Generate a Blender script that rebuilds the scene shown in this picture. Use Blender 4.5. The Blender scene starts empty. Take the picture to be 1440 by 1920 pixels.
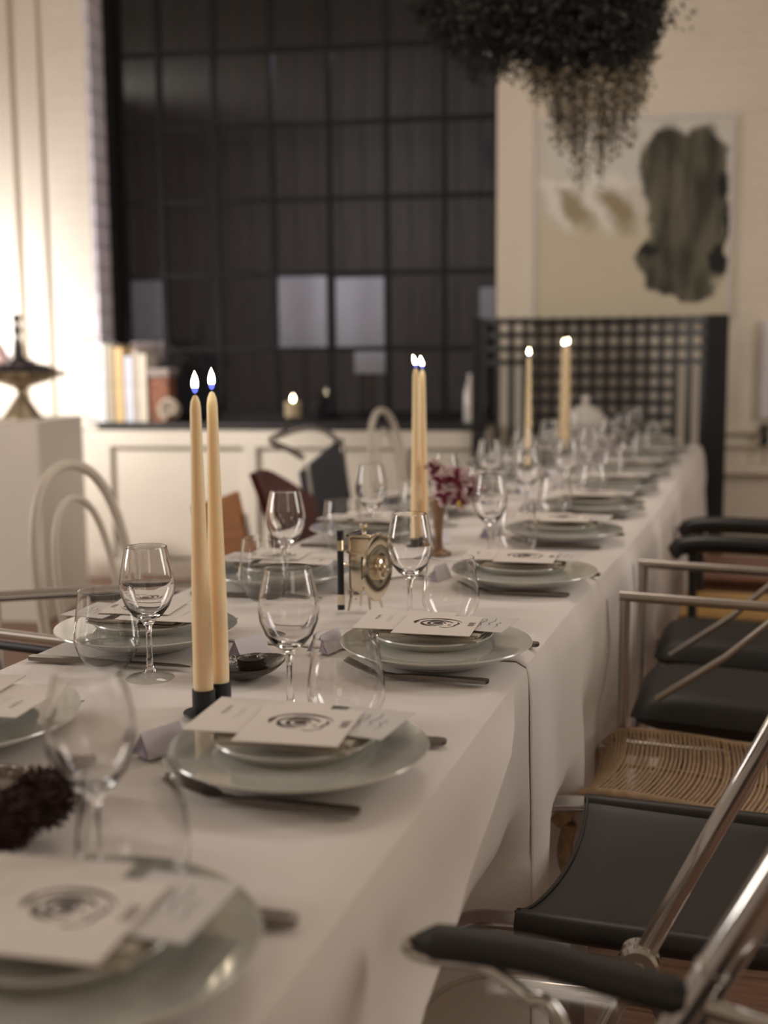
import bpy, math, random
from mathutils import Vector, Matrix
R = math.radians
S = bpy.context.scene
COL = S.collection
random.seed(7)

# ------------------------------------------------------------------ camera
F_PX, HORIZON, ROLL, YAW, CAM_Z = 2250.0, 655.0, math.atan(.008), R(17.6), 1.208
PITCH = math.atan((960-HORIZON)/F_PX)
FW = Vector((-math.sin(YAW)*math.cos(PITCH), math.cos(YAW)*math.cos(PITCH), -math.sin(PITCH)))
_r0 = Vector((math.cos(YAW), math.sin(YAW), 0)); _u0 = _r0.cross(FW)
RT = _r0*math.cos(ROLL) - _u0*math.sin(ROLL)
UP = _u0*math.cos(ROLL) + _r0*math.sin(ROLL)
CAM = Vector((0, 0, CAM_Z))
cd = bpy.data.cameras.new('camera'); cam = bpy.data.objects.new('camera', cd); COL.objects.link(cam)
m = Matrix((RT, UP, -FW)).transposed().to_4x4(); m.translation = CAM
cam.matrix_world = m
cd.sensor_fit = 'HORIZONTAL'; cd.sensor_width = 24.0; cd.lens = 24.0*F_PX/1440
cd.dof.use_dof = True; cd.dof.focus_distance = 1.72; cd.dof.aperture_fstop = 37.5/17.0
cd.clip_start = .05; cd.clip_end = 60
S.camera = cam
def ray(x, y): return FW + RT*((x-720)/F_PX) - UP*((y-960)/F_PX)
def at(x, y, z):                    # point of height z seen at a pixel
    d = ray(x, y); return CAM + d*((z-CAM_Z)/d.z)
def yp(x, y, Y):                    # point of the plane y=Y seen at a pixel
    d = ray(x, y); return CAM + d*(Y/d.y)
def xp(x, y, X):
    d = ray(x, y); return CAM + d*(X/d.x)
def zat(xy, ypx):                   # height over a spot that is seen at picture row ypx
    lo, hi = -1.0, 4.0
    for _ in range(40):
        mid = (lo+hi)/2; v = Vector((xy[0], xy[1], mid))-CAM
        if 960-F_PX*v.dot(UP)/v.dot(FW) > ypx: lo = mid
        else: hi = mid
    return (lo+hi)/2

# ------------------------------------------------------------------ world, exposure, room lights and added fill
S.view_settings.view_transform = 'Standard'; S.view_settings.look = 'None'
S.view_settings.exposure = 0.0; S.view_settings.gamma = 1.0
try: S.view_settings.use_curve_mapping = False
except Exception: pass
W = bpy.data.worlds.new('night'); S.world = W; W.use_nodes = True
W.node_tree.nodes['Background'].inputs[0].default_value = (.012, .013, .018, 1)
W.node_tree.nodes['Background'].inputs[1].default_value = 1.0
def light(name, loc, target, sx, sy, power, col):
    l = bpy.data.lights.new(name, 'AREA'); l.shape = 'RECTANGLE'; l.size = sx; l.size_y = sy; l.energy = power; l.color = col
    o = bpy.data.objects.new(name, l); COL.objects.link(o); o.location = loc
    o.rotation_euler = (Vector(target)-Vector(loc)).to_track_quat('-Z', 'Y').to_euler(); return o
WARM = (1.0, .86, .73); COOL = (.98, .925, .87)
light('ceiling_panel_lamp', (-.8, 3.6, 3.5), (-.8, 3.6, 0), .9, .9, 20, WARM)
light('rear_fill_light', (2.3, -1.7, 2.2), (-1.2, 3.0, .9), 1.2, 1.2, 8, WARM)  # added fill from behind the camera for upright surfaces
light('tall_side_light', (3.1, 3.1, 2.25), (-.5, 1.8, 1.3), 1.0, 2.5, 66, COOL)  # unseen area lights at both sides, sized for the streaks on the glasses
light('tall_side_light', (-5.1, 1.0, 2.25), (-.5, 1.6, 1.3), 1.0, 2.5, 98, COOL)
light('wall_wash_lamp', (-4.25, 5.0, 1.30), (-3.95, 5.7, 1.45), .35, .5, 24, (1.0, .97, .99))
def spot(name, loc, target, power, ang, blend, rad, col):
    l = bpy.data.lights.new(name, 'SPOT'); l.energy = power; l.spot_size = R(ang); l.spot_blend = blend; l.shadow_soft_size = rad; l.color = col
    o = bpy.data.objects.new(name, l); COL.objects.link(o); o.location = loc; o.rotation_euler = (Vector(target)-Vector(loc)).to_track_quat('-Z', 'Y').to_euler(); return o
spot('cabinet_fill_spot', (-3.75, 3.5, 3.1), (-3.05, 5.7, .72), 420, 34, .8, .08, (1.0, .93, .86))  # added unseen spot that brightens the cabinet fronts

# ------------------------------------------------------------------ materials
def mat(name, col, rough=.5, metal=0, noise=0, nscale=20, bump=0, bscale=60, spec=None, col2=None, trans=0, ior=1.45, coat=0, stretch=None, sheen=0):
    m = bpy.data.materials.new(name); m.use_nodes = True; nt = m.node_tree; b = nt.nodes['Principled BSDF']
    b.inputs['Base Color'].default_value = (*col, 1); b.inputs['Roughness'].default_value = rough; b.inputs['Metallic'].default_value = metal
    if spec is not None: b.inputs['Specular IOR Level'].default_value = spec
    if trans: b.inputs['Transmission Weight'].default_value = trans; b.inputs['IOR'].default_value = ior
    if coat: b.inputs['Coat Weight'].default_value = coat; b.inputs['Coat Roughness'].default_value = .08
    if sheen: b.inputs['Sheen Weight'].default_value = sheen
    tc = nt.nodes.new('ShaderNodeTexCoord')
    vec = tc.outputs['Object']
    if stretch:
        mp = nt.nodes.new('ShaderNodeMapping'); mp.inputs['Scale'].default_value = stretch; nt.links.new(vec, mp.inputs[0]); vec = mp.outputs[0]
    if noise or col2:
        n = nt.nodes.new('ShaderNodeTexNoise'); n.inputs['Scale'].default_value = nscale; n.inputs['Detail'].default_value = 6; nt.links.new(vec, n.inputs['Vector'])
        cr = nt.nodes.new('ShaderNodeValToRGB'); c2 = col2 or tuple(c*(1-noise) for c in col)
        cr.color_ramp.elements[0].color = (*c2, 1); cr.color_ramp.elements[1].color = (*col, 1)
        cr.color_ramp.elements[0].position = .35; cr.color_ramp.elements[1].position = .65
        nt.links.new(n.outputs['Fac'], cr.inputs[0]); nt.links.new(cr.outputs[0], b.inputs['Base Color'])
    if bump:
        n = nt.nodes.new('ShaderNodeTexNoise'); n.inputs['Scale'].default_value = bscale; n.inputs['Detail'].default_value = 4; nt.links.new(vec, n.inputs['Vector'])
        bp = nt.nodes.new('ShaderNodeBump'); bp.inputs['Strength'].default_value = bump; bp.inputs['Distance'].default_value = .01
        nt.links.new(n.outputs['Fac'], bp.inputs['Height']); nt.links.new(bp.outputs[0], b.inputs['Normal'])
    return m
def emit(name, col, s):
    m = bpy.data.materials.new(name); m.use_nodes = True; nt = m.node_tree; nt.nodes.clear()
    e = nt.nodes.new('ShaderNodeEmission'); e.inputs[0].default_value = (*col, 1); e.inputs[1].default_value = s
    o = nt.nodes.new('ShaderNodeOutputMaterial'); nt.links.new(e.outputs[0], o.inputs[0]); return m
def brick_mat(name, col, sc):
    m = mat(name, col, .6, noise=.06, nscale=3); nt = m.node_tree; b = nt.nodes['Principled BSDF']
    tc = nt.nodes.new('ShaderNodeTexCoord'); mp = nt.nodes.new('ShaderNodeMapping'); mp.inputs['Rotation'].default_value = (R(90), 0, 0)
    nt.links.new(tc.outputs['Object'], mp.inputs[0])
    br = nt.nodes.new('ShaderNodeTexBrick'); br.inputs['Scale'].default_value = 1; br.inputs['Brick Width'].default_value = .23
    br.inputs['Row Height'].default_value = .076; br.inputs['Mortar Size'].default_value = .004; br.inputs['Mortar Smooth'].default_value = .8
    nt.links.new(mp.outputs[0], br.inputs['Vector'])
    iv = nt.nodes.new('ShaderNodeMath'); iv.operation = 'SUBTRACT'; iv.inputs[0].default_value = 1; nt.links.new(br.outputs['Fac'], iv.inputs[1])
    bp = nt.nodes.new('ShaderNodeBump'); bp.inputs['Strength'].default_value = .5; bp.inputs['Distance'].default_value = .004
    nt.links.new(iv.outputs[0], bp.inputs['Height']); nt.links.new(bp.outputs[0], b.inputs['Normal']); return m
def thin_glass(name, col, rough=0.0):
    m = bpy.data.materials.new(name); m.use_nodes = True; nt = m.node_tree; nt.nodes.clear()
    t = nt.nodes.new('ShaderNodeBsdfTransparent'); t.inputs[0].default_value = (*col, 1)
    g = nt.nodes.new('ShaderNodeBsdfGlossy'); g.inputs['Roughness'].default_value = rough
    lw = nt.nodes.new('ShaderNodeLayerWeight'); lw.inputs[0].default_value = .5
    pw = nt.nodes.new('ShaderNodeMath'); pw.operation = 'POWER'; pw.inputs[1].default_value = 4.6; nt.links.new(lw.outputs['Facing'], pw.inputs[0])
    fr = nt.nodes.new('ShaderNodeMath'); fr.operation = 'MULTIPLY_ADD'; fr.inputs[1].default_value = .93; fr.inputs[2].default_value = .036; nt.links.new(pw.outputs[0], fr.inputs[0])
    mx = nt.nodes.new('ShaderNodeMixShader'); o = nt.nodes.new('ShaderNodeOutputMaterial')
    nt.links.new(fr.outputs[0], mx.inputs[0]); nt.links.new(t.outputs[0], mx.inputs[1]); nt.links.new(g.outputs[0], mx.inputs[2]); nt.links.new(mx.outputs[0], o.inputs[0]); return m

def clear_glass(name, k):
    m = bpy.data.materials.new(name); m.use_nodes = True; nt = m.node_tree; nt.nodes.clear()
    t = nt.nodes.new('ShaderNodeBsdfTransparent'); t.inputs[0].default_value = (.985, .99, .985, 1)
    g = nt.nodes.new('ShaderNodeBsdfGlass'); g.inputs['Roughness'].default_value = 0; g.inputs['IOR'].default_value = 1.46
    mx = nt.nodes.new('ShaderNodeMixShader'); mx.inputs[0].default_value = 1-k; o = nt.nodes.new('ShaderNodeOutputMaterial')
    nt.links.new(t.outputs[0], mx.inputs[1]); nt.links.new(g.outputs[0], mx.inputs[2]); nt.links.new(mx.outputs[0], o.inputs[0]); return m

def wax_mat():
    m = mat('cream_wax', (1.0, .77, .50), .42, noise=.04, nscale=8); b = m.node_tree.nodes['Principled BSDF']
    b.inputs['Subsurface Weight'].default_value = .6; b.inputs['Subsurface Radius'].default_value = (1, .5, .25); b.inputs['Subsurface Scale'].default_value = .02; return m

def edge_glass(name):                                    # thin clear glass, a little greener and darker where it is looked at edge-on
    m = thin_glass(name, (1, 1, 1), 0); nt = m.node_tree; lw = nt.nodes.new('ShaderNodeLayerWeight'); lw.inputs[0].default_value = .5
    cr = nt.nodes.new('ShaderNodeValToRGB'); cr.color_ramp.elements[0].color = (.985, .99, .985, 1); cr.color_ramp.elements[0].position = .55; cr.color_ramp.elements[1].color = (.66, .70, .67, 1); cr.color_ramp.elements[1].position = .97
    nt.links.new(lw.outputs['Facing'], cr.inputs[0]); tb = [n for n in nt.nodes if n.type == 'BSDF_TRANSPARENT'][0]; nt.links.new(cr.outputs[0], tb.inputs[0]); return m

M = dict(
 wall=brick_mat('painted_brick', (.78, .70, .58), 1), wall_plain=mat('cream_paint', (.76, .68, .56), .6, noise=.05, nscale=2),
 ceiling=mat('ceiling_paint', (.7, .66, .6), .8, noise=.04, nscale=2), floor=mat('floor_board', (.25, .135, .085), .42, noise=.3, nscale=9, stretch=(1, 9, 1)),
 floor_gap=mat('floor_gap', (.05, .03, .02), .8, noise=.2), jamb=mat('lilac_white_brick', (.86, .79, .86), .6, noise=.12, nscale=14, bump=.3, bscale=25),
 steel=mat('window_steel', (.014, .013, .015), .6, noise=.3, nscale=30, spec=.25), pane=thin_glass('pane_glass', (.93, .94, .96), .03),
 outside=mat('outside_boards', (.11, .10, .095), .8, noise=.4, nscale=6, stretch=(8, 8, .5)), outside_pale=mat('outside_pale_panel', (.7, .68, .74), .7, noise=.25, nscale=3),
 cabinet=mat('cream_cabinet', (.78, .72, .62), .45, noise=.05, nscale=4), ledge=mat('black_ledge', (.03, .028, .028), .4, noise=.3),
 cloth=mat('white_linen', (.74, .68, .64), .85, noise=.04, nscale=6, bump=.12, bscale=500, sheen=.2),
 plate=mat('celadon_glaze', (.175, .18, .152), .12, noise=.12, nscale=18, coat=.6), plate_rim=mat('pale_celadon_glaze', (.62, .61, .56), .15, noise=.06, coat=.5),
 napkin=mat('beige_napkin', (.52, .46, .38), .9, noise=.1, nscale=30, bump=.2, bscale=300), card=mat('card_paper', (.73, .66, .60), .75, noise=.03, nscale=40),
 slip=mat('grey_slip_paper', (.62, .58, .56), .8, noise=.04, nscale=40), lilac=mat('shaded_lilac_paper', (.42, .37, .47), .8, noise=.05, nscale=40), tentpaper=mat('pale_lilac_paper', (.70, .66, .71), .8, noise=.04, nscale=40),
 ink=mat('black_ink', (.045, .03, .03), .7, noise=.2, nscale=200), ink2=mat('grey_ink', (.22, .20, .21), .7, noise=.2, nscale=200),
 cutlery=mat('dark_steel_cutlery', (.24, .21, .19), .32, 1, noise=.1, nscale=60), chrome=mat('chrome', (.62, .60, .58), .12, 1, noise=.06, nscale=10),
 satin=mat('satin_steel', (.50, .46, .42), .32, 1, noise=.1, nscale=20),
 glass=clear_glass('clear_glass', 0), acrylic=thin_glass('clear_acrylic', (.86, .84, .80), .14), thin=edge_glass('thin_clear_glass'),
 wax=wax_mat(), iron=mat('black_iron', (.018, .02, .024), .5, noise=.2, nscale=80),
 wick=mat('wick', (.05, .03, .02), .9, noise=.2), flame=emit('flame', (1, .82, .55), 26), flame_blue=emit('flame_base', (.15, .18, 1), 1.6),
 brass=mat('pale_brass', (.80, .71, .57), .12, 1, noise=.15, nscale=20), oldbrass=mat('old_brass', (.50, .41, .28), .42, .8, noise=.3, nscale=12),
 bronze=mat('bronze_wood', (.30, .18, .11), .4, .3, noise=.3, nscale=40), dish=mat('brown_black_glaze', (.06, .045, .033), .22, noise=.5, nscale=30, coat=.25, bump=.4, bscale=70),
 leather=mat('black_leather', (.022, .019, .016), .46, noise=.3, nscale=9, bump=.03, bscale=260), vinyl=mat('black_vinyl', (.018, .016, .014), .55, noise=.25, nscale=15, bump=.03, bscale=200),
 cord=mat('tan_cord', (.44, .31, .19), .85, noise=.25, nscale=60, spec=.15), orangeply=mat('orange_plywood', (.42, .19, .08), .4, noise=.25, nscale=6, stretch=(1, 1, 8)),
 maroon=mat('maroon_leather', (.085, .02, .016), .3, noise=.3, nscale=8), greyblue=mat('slate_fabric', (.05, .052, .062), .75, noise=.2, nscale=30),
 bentwood=mat('white_bentwood', (.60, .54, .46), .4, noise=.05, nscale=10), amber=mat('amber_wood', (.46, .26, .07), .4, noise=.2, nscale=10), tan=mat('tan_webbing', (.55, .42, .26), .7, noise=.2, nscale=30),
 darkwood=mat('red_brown_wood', (.15, .06, .03), .4, noise=.3, nscale=10), lattice=mat('ebonised_wood', (.010, .010, .012), .4, noise=.3, nscale=30),
 pedestal=mat('plinth_paint', (.80, .74, .66), .6, noise=.04, nscale=3), twig=mat('dark_twigs', (.03, .022, .022), .8, noise=.4, nscale=30),
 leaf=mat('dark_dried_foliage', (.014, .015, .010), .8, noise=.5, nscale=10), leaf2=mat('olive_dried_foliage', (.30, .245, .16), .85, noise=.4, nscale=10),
 pompon=mat('maroon_flower', (.055, .016, .010), .8, noise=.6, nscale=60), tray=mat('hammered_grey_tray', (.34, .29, .25), .35, .6, noise=.2, nscale=40, bump=.5, bscale=120),
 porcelain=mat('white_porcelain', (.74, .70, .64), .2, noise=.04, coat=.4), petal=mat('blush_petal', (.66, .50, .50), .6, noise=.1, nscale=60), petal2=mat('burgundy_petal', (.22, .015, .05), .6, noise=.3, nscale=60),
 yellow=mat('yellow_stamen', (.7, .55, .08), .6, noise=.2), green=mat('stem_green', (.12, .16, .06), .6, noise=.3), shell=mat('fossil_stone', (.50, .42, .33), .6, noise=.3, nscale=40, bump=.4, bscale=50),
 whitewax=mat('white_wax', (.75, .68, .52), .5, noise=.05), black=mat('black_lacquer', (.012, .012, .014), .35, noise=.2), switch=mat('white_enamel', (.75, .72, .74), .5, noise=.04),
)
def book_m(c, n): return mat(n, c, .6, noise=.12, nscale=25)

# ------------------------------------------------------------------ mesh tools
class MB:
    def __init__(s): s.v = []; s.f = []
    def add(s, vs, fs):
        n = len(s.v); s.v += [tuple(v) for v in vs]; s.f += [tuple(i+n for i in f) for f in fs]; return s
    def box(s, c, d, rz=0, bev=0, rx=0, ry=0):
        hx, hy, hz = d[0]/2, d[1]/2, d[2]/2
        mt = Matrix.Rotation(rz, 3, 'Z') @ Matrix.Rotation(ry, 3, 'Y') @ Matrix.Rotation(rx, 3, 'X'); c = Vector(c)
        b = min(bev, hx*.9, hy*.9, hz*.9)
        if b <= 0:
            vs = [(x*hx, y*hy, z*hz) for z in (-1, 1) for y in (-1, 1) for x in (-1, 1)]
            fs = [(0, 2, 3, 1), (4, 5, 7, 6), (0, 1, 5, 4), (2, 6, 7, 3), (0, 4, 6, 2), (1, 3, 7, 5)]
        else:                                            # rounded in plan and along top and bottom
            vs = []; fs = []; prof = [(-hz, b), (-hz+b*.3, b*.3), (-hz+b, 0), (hz-b, 0), (hz-b*.3, b*.3), (hz, b)]; k = 3; n = 4*(k+1)
            for z, ins in prof:
                for q, (sx, sy) in enumerate(((1, 1), (-1, 1), (-1, -1), (1, -1))):
                    for j in range(k+1):
                        a = math.pi/2*(q+j/k); r = max(b-ins, 0)
                        vs.append((sx*(hx-b)+r*math.cos(a), sy*(hy-b)+r*math.sin(a), z))
            for i in range(len(prof)-1):
                for j in range(n): fs.append((i*n+j, i*n+(j+1) % n, (i+1)*n+(j+1) % n, (i+1)*n+j))
            fs.append(tuple(range(n-1, -1, -1))); fs.append(tuple((len(prof)-1)*n+j for j in range(n)))
        return s.add([mt @ Vector(v) + c for v in vs], fs)
    def lathe(s, prof, seg=32, c=(0, 0, 0), mt=None, close=False):
        n0 = len(prof); vs = []; fs = []; c = Vector(c)
        for r, z in prof:
            for j in range(seg):
                a = 2*math.pi*j/seg; vs.append(Vector((r*math.cos(a), r*math.sin(a), z)))
        rng = range(n0) if close else range(n0-1)
        for i in rng:
            i2 = (i+1) % n0
            for j in range(seg): fs.append((i*seg+j, i*seg+(j+1) % seg, i2*seg+(j+1) % seg, i2*seg+j))
        if not close:
            if prof[0][0] > 1e-5: fs.append(tuple(range(seg-1, -1, -1)))
            if prof[-1][0] > 1e-5: fs.append(tuple((n0-1)*seg+j for j in range(seg)))
        return s.add([(mt @ v if mt else v)+c for v in vs], fs)
    def tube(s, pts, r, seg=10, rr=None, flat=1.0, closed=False, caps=True):
        pts = [Vector(p) for p in pts]; n = len(pts); vs = []; fs = []
        nrm = None
        for i, p in enumerate(pts):
            if closed: t = pts[(i+1) % n]-pts[i-1]
            else: t = pts[min(i+1, n-1)]-pts[max(i-1, 0)]
            t.normalize()
            if nrm is None:
                nrm = t.cross(Vector((0, 0, 1)));
                if nrm.length < .1: nrm = t.cross(Vector((0, 1, 0)))
                nrm.normalize()
            nrm = (nrm-t*nrm.dot(t)).normalized(); bn = t.cross(nrm)
            ri = rr[i] if rr else r
            for j in range(seg):
                a = 2*math.pi*j/seg; vs.append(p+nrm*(ri*flat*math.cos(a))+bn*(ri*math.sin(a)))
        for i in range(n if closed else n-1):
            i2 = (i+1) % n
            for j in range(seg): fs.append((i*seg+j, i*seg+(j+1) % seg, i2*seg+(j+1) % seg, i2*seg+j))
        if caps and not closed:
            fs.append(tuple(range(seg-1, -1, -1))); fs.append(tuple((n-1)*seg+j for j in range(seg)))
        return s.add(vs, fs)
    def grid(s, fn, nu, nv, thick=0):                    # fn(u,v)->point ; thick makes a closed sheet along -normal
        P = [[Vector(fn(i/nu, j/nv)) for j in range(nv+1)] for i in range(nu+1)]
        vs = [p for row in P for p in row]; w = nv+1
        fs = [(i*w+j, (i+1)*w+j, (i+1)*w+j+1, i*w+j+1) for i in range(nu) for j in range(nv)]
        if thick:
            N = []
            for i in range(nu+1):
                for j in range(nv+1):
                    a = P[min(i+1, nu)][j]-P[max(i-1, 0)][j]; b = P[i][min(j+1, nv)]-P[i][max(j-1, 0)]
                    N.append(a.cross(b).normalized())
            n = len(vs); vs = vs+[p-q*thick for p, q in zip(vs, N)]
            fs += [tuple(k+n for k in reversed(f)) for f in fs[:]]
            for i in range(nu): fs += [(i*w, i*w+n, (i+1)*w+n, (i+1)*w), (i*w+nv, (i+1)*w+nv, (i+1)*w+nv+n, i*w+nv+n)]
            for j in range(nv): fs += [(j, j+1, j+1+n, j+n), (nu*w+j, nu*w+j+n, nu*w+j+1+n, nu*w+j+1)]
        return s.add(vs, fs)
    def sphere(s, c, r, sc=(1, 1, 1), seg=16, rings=10, jit=0, rnd=None):
        vs = []; fs = []; c = Vector(c)
        for i in range(rings+1):
            th = math.pi*i/rings
            for j in range(seg):
                a = 2*math.pi*j/seg; k = 1+(rnd.uniform(-jit, jit) if jit else 0)
                vs.append(c+Vector((sc[0]*math.sin(th)*math.cos(a), sc[1]*math.sin(th)*math.sin(a), sc[2]*math.cos(th)))*r*k)
        for i in range(rings):
            for j in range(seg): fs.append((i*seg+j, (i+1)*seg+j, (i+1)*seg+(j+1) % seg, i*seg+(j+1) % seg))
        return s.add(vs, fs)
    def build(s, name, m, parent=None, smooth=False, loc=None, rz=None):
        me = bpy.data.meshes.new(name); me.from_pydata(s.v, [], s.f); me.validate(); 
        if isinstance(m, (list, tuple)):
            for q in m: me.materials.append(q)
        else: me.materials.append(m)
        if smooth:
            me.polygons.foreach_set('use_smooth', [True]*len(me.polygons))
            try: me.set_sharp_from_angle(angle=R(42))
            except Exception: pass
        me.update()
        o = bpy.data.objects.new(name, me); COL.objects.link(o)
        if parent is not None: o.parent = parent
        if loc is not None: o.location = loc
        if rz is not None: o.rotation_euler = (0, 0, rz)
        return o
def arc(c, r, a0, a1, n, ax='xz', y=0):
    out = []
    for i in range(n+1):
        a = R(a0+(a1-a0)*i/n); p, q = c[0]+r*math.cos(a), c[1]+r*math.sin(a)
        out.append((p, y, q) if ax == 'xz' else ((p, q, y) if ax == 'xy' else (y, p, q)))
    return out
def smooth_path(pts, n=6):
    pts = [Vector(p) for p in pts]; P = [pts[0]*2-pts[1]]+pts+[pts[-1]*2-pts[-2]]; out = []
    for i in range(1, len(P)-2):
        for k in range(n):
            t = k/n; a, b, c, d = P[i-1], P[i], P[i+1], P[i+2]
            out.append(.5*((2*b)+(c-a)*t+(2*a-5*b+4*c-d)*t*t+(3*b-a-3*c+d)*t**3))
    out.append(pts[-1]); return out
def tag(o, label, cat, group=None):
    o['label'] = label; o['category'] = cat
    if group: o['group'] = group
    elif 'group' in o: del o['group']
    return o
def thing(name, loc, rz=0, label=None, cat=None, group=None):
    o = bpy.data.objects.new(name, None); COL.objects.link(o); o.location = loc; o.rotation_euler = (0, 0, rz); o.empty_display_size = .05
    if label: tag(o, label, cat, group)
    return o
def dup(root, loc, rz, label, cat, group=None):
    kids = [(c, [g for g in c.children]) for c in root.children]
    r = root.copy(); COL.objects.link(r); r.location = loc; r.rotation_euler = (0, 0, rz); tag(r, label, cat, group)
    for c, gs in kids:
        c2 = c.copy(); COL.objects.link(c2); c2.parent = r
        for g in gs: g2 = g.copy(); COL.objects.link(g2); g2.parent = c2
    return r
def struct(o): o['kind'] = 'structure'; return o

# ------------------------------------------------------------------ the setting
WA = R(8.6); WU = Vector((math.cos(WA), math.sin(WA), 0)); WN = Vector((-math.sin(WA), math.cos(WA), 0))
W0 = at(270, 1084, 0)                                    # foot of the cabinet fronts
def wpt(u, n, z): return W0+WU*u+WN*n+Vector((0, 0, z))
def wpx(x, y, n):                                        # (u, z) in the back-wall frame of what a pixel shows at depth n
    d = ray(x, y); t = ((W0-CAM).dot(WN)+n)/d.dot(WN); p = CAM+d*t-W0; return p.dot(WU), p.z
def wbox(mb, u0, u1, n0, n1, z0, z1, bev=0):
    return mb.box(wpt((u0+u1)/2, (n0+n1)/2, (z0+z1)/2), (abs(u1-u0), abs(n1-n0), abs(z1-z0)), rz=WA, bev=bev)
H = 3.7
NW, NG = .25, .50                                        # wall face, glass plane
wu0 = wpx(170, 400, NW)[0]; wu1 = wpx(931, 400, NW)[0]   # window opening
wz0 = wpx(600, 806, 0)[1]+.028; wz1 = 3.45
XL, XR, YB = -5.4, 3.4, -2.6
uL, uR = -3.6, 7.2
b = MB(); wbox(b, uL, wu0, NW, NG+.12, 0, H); wbox(b, wu1, uR, NW, NG+.12, 0, H); wbox(b, wu0, wu1, NW, NG+.12, wz1, H); wbox(b, wu0, wu1, NW, NG+.12, 0, wz0-.03)
o = b.build('wall_back', M['wall']); struct(o)
# the brick map must follow the wall
b = MB(); b.box((XL-.1, 1.6, H/2), (.2, 8.8, H)); struct(b.build('wall_left', M['wall_plain']))
b = MB(); b.box((XR+.1, 2.4, H/2), (.2, 10.4, H)); struct(b.build('wall_right', M['wall_plain']))
b = MB(); b.box(((XL+XR)/2, YB-.1, H/2), (XR-XL+.4, .2, H)); struct(b.build('wall_front', M['wall_plain']))
b = MB(); b.box(((XL+XR)/2, 2.5, H+.06), (XR-XL+.4, 10.6, .12)); struct(b.build('ceiling', M['ceiling']))
fl = MB().box(((XL+XR)/2, 2.5, -.05), (XR-XL+.4, 10.6, .06)).build('floor', M['floor_gap']); struct(fl)
bd = MB().box((0, 0, 0), (XR-XL, .178, .02), bev=.002)
first = None
for i in range(56):
    y = YB+.09+i*.181
    if first is None: first = bd.build('floor_board', M['floor'], fl, loc=((XL+XR)/2, y, -.01)); q = first
    else: q = first.copy(); COL.objects.link(q); q.location = ((XL+XR)/2, y, -.01)
# jamb bricks
jb = MB(); wbox(jb, wu0-.005, wu0+.006, NW+.002, NG, wz0, wz1); jw = struct(jb.build('trim_1', M['jamb']))
z = wz0+.015; k = 0
while z < wz1-.12:
    hh = .112
    b = MB(); b.box((0, 0, 0), (.022, NG-NW-.01, hh), bev=.006)
    q = b.build('brick', M['jamb'], jw, loc=wpt(wu0+.014+.002*(k % 2), (NW+NG)/2, z+hh/2), rz=WA); z += hh+.005; k += 1
# boxed conduit left of the window and its neighbour
ua = wpx(40, 200, NW)[0]; ub = wpx(78, 200, NW)[0]
b = MB(); wbox(b, ua, ub, NW-.022, NW-.001, 0, H-.02, bev=.006); struct(b.build('trim_2', M['wall_plain']))
ua2 = wpx(-40, 200, NW)[0]; ub2 = wpx(26, 200, NW)[0]
b = MB(); wbox(b, ua2, ub2, NW-.03, NW-.001, 0, H-.02, bev=.006); struct(b.build('trim_3', M['wall_plain']))
# flat pilaster between window and painting
b = MB(); wbox(b, wu1+.02, wpx(1000, 400, NW)[0], NW-.025, NW-.001, 0, H-.02, bev=.004); struct(b.build('trim_4', M['wall_plain']))
# pale pipes low on the right part of the wall
for k, (pa, rr) in enumerate(((808, .018), (835, .012), (884, .028))):
    zz = wpx(1400, pa, NW-.05)[1]
    b = MB(); b.tube([wpt(wpx(1366, pa, NW-.05)[0]-.05, NW-.035, zz), wpt(wpx(1440, pa, NW-.05)[0]+1.2, NW-.035, zz)], rr, 10); struct(b.build('trim_%d' % (5+k), M['wall_plain'], smooth=True))
uu, zz = wpx(1433, 812, NW-.06)
v = thing('wall_valve', wpt(uu, NW-.075, zz-.03), WA, 'small black valve on the pale wall pipe at the right edge', 'valve')
MB().lathe([(.0, -.03), (.02, -.03), (.024, 0), (.016, .02), (.016, .05), (0, .05)], 14).build('valve_body', M['black'], v, True)
MB().box((0, 0, .062), (.06, .02, .02), bev=.005).build('valve_handle', M['black'], v)
MB().tube([(0, 0, -.03), (0, 0, -.12)], .006, 8).build('valve_stem', M['satin'], v, True)
u2, z2 = wpx(1434, 600, NW-.1); _, z3 = wpx(1434, 786, NW-.1)
b = MB(); wbox(b, u2, u2+.5, NW-.06, NW-.002, z3, z2, bev=.006); p = b.build('wall_board', M['switch']); tag(p, 'white enamel board on the wall, cut by the right edge of the picture', 'board')

# ---- window: frame, bars and panes
win = struct(thing('window_1', wpt((wu0+wu1)/2, NG, wz0), WA)); wloc = win.location
def wl(u, n, z): return (u-(wu0+wu1)/2, n-NG, z-wz0)     # local frame of the window
cols = [wpx(x, 600, NG)[0] for x in (241, 312, 413, 516, 621, 727, 833)]
rows = [wpx(560, y, NG)[1] for y in (655, 514, 374, 232, 91, -48)]
L = 0
def wlb(u0, u1, n0, n1, z0, z1, name, m, bev=.003):
    c = wl((u0+u1)/2, (n0+n1)/2, (z0+z1)/2); return MB().box((0, 0, 0), (abs(u1-u0), abs(n1-n0), abs(z1-z0)), bev=bev).build(name, m, win, loc=c)
wlb(wu0+.03, wu0+.075, NG-.06, NG+.05, wz0, wz1, 'frame_post', M['steel']); wlb(wu1-.02, wu1, NG-.06, NG+.05, wz0, wz1, 'frame_post', M['steel'])
wlb(wu0+.03, wu1, NG-.05, NG+.05, wz0-.02, wz0+.035, 'frame_rail', M['steel']); wlb(wu0+.03, wu1, NG-.05, NG+.05, wz1-.03, wz1, 'frame_rail', M['steel'])
for c in cols: wlb(c-.014, c+.014, NG-.022, NG+.02, wz0+.03, wz1-.03, 'glazing_bar', M['steel'])
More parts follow.
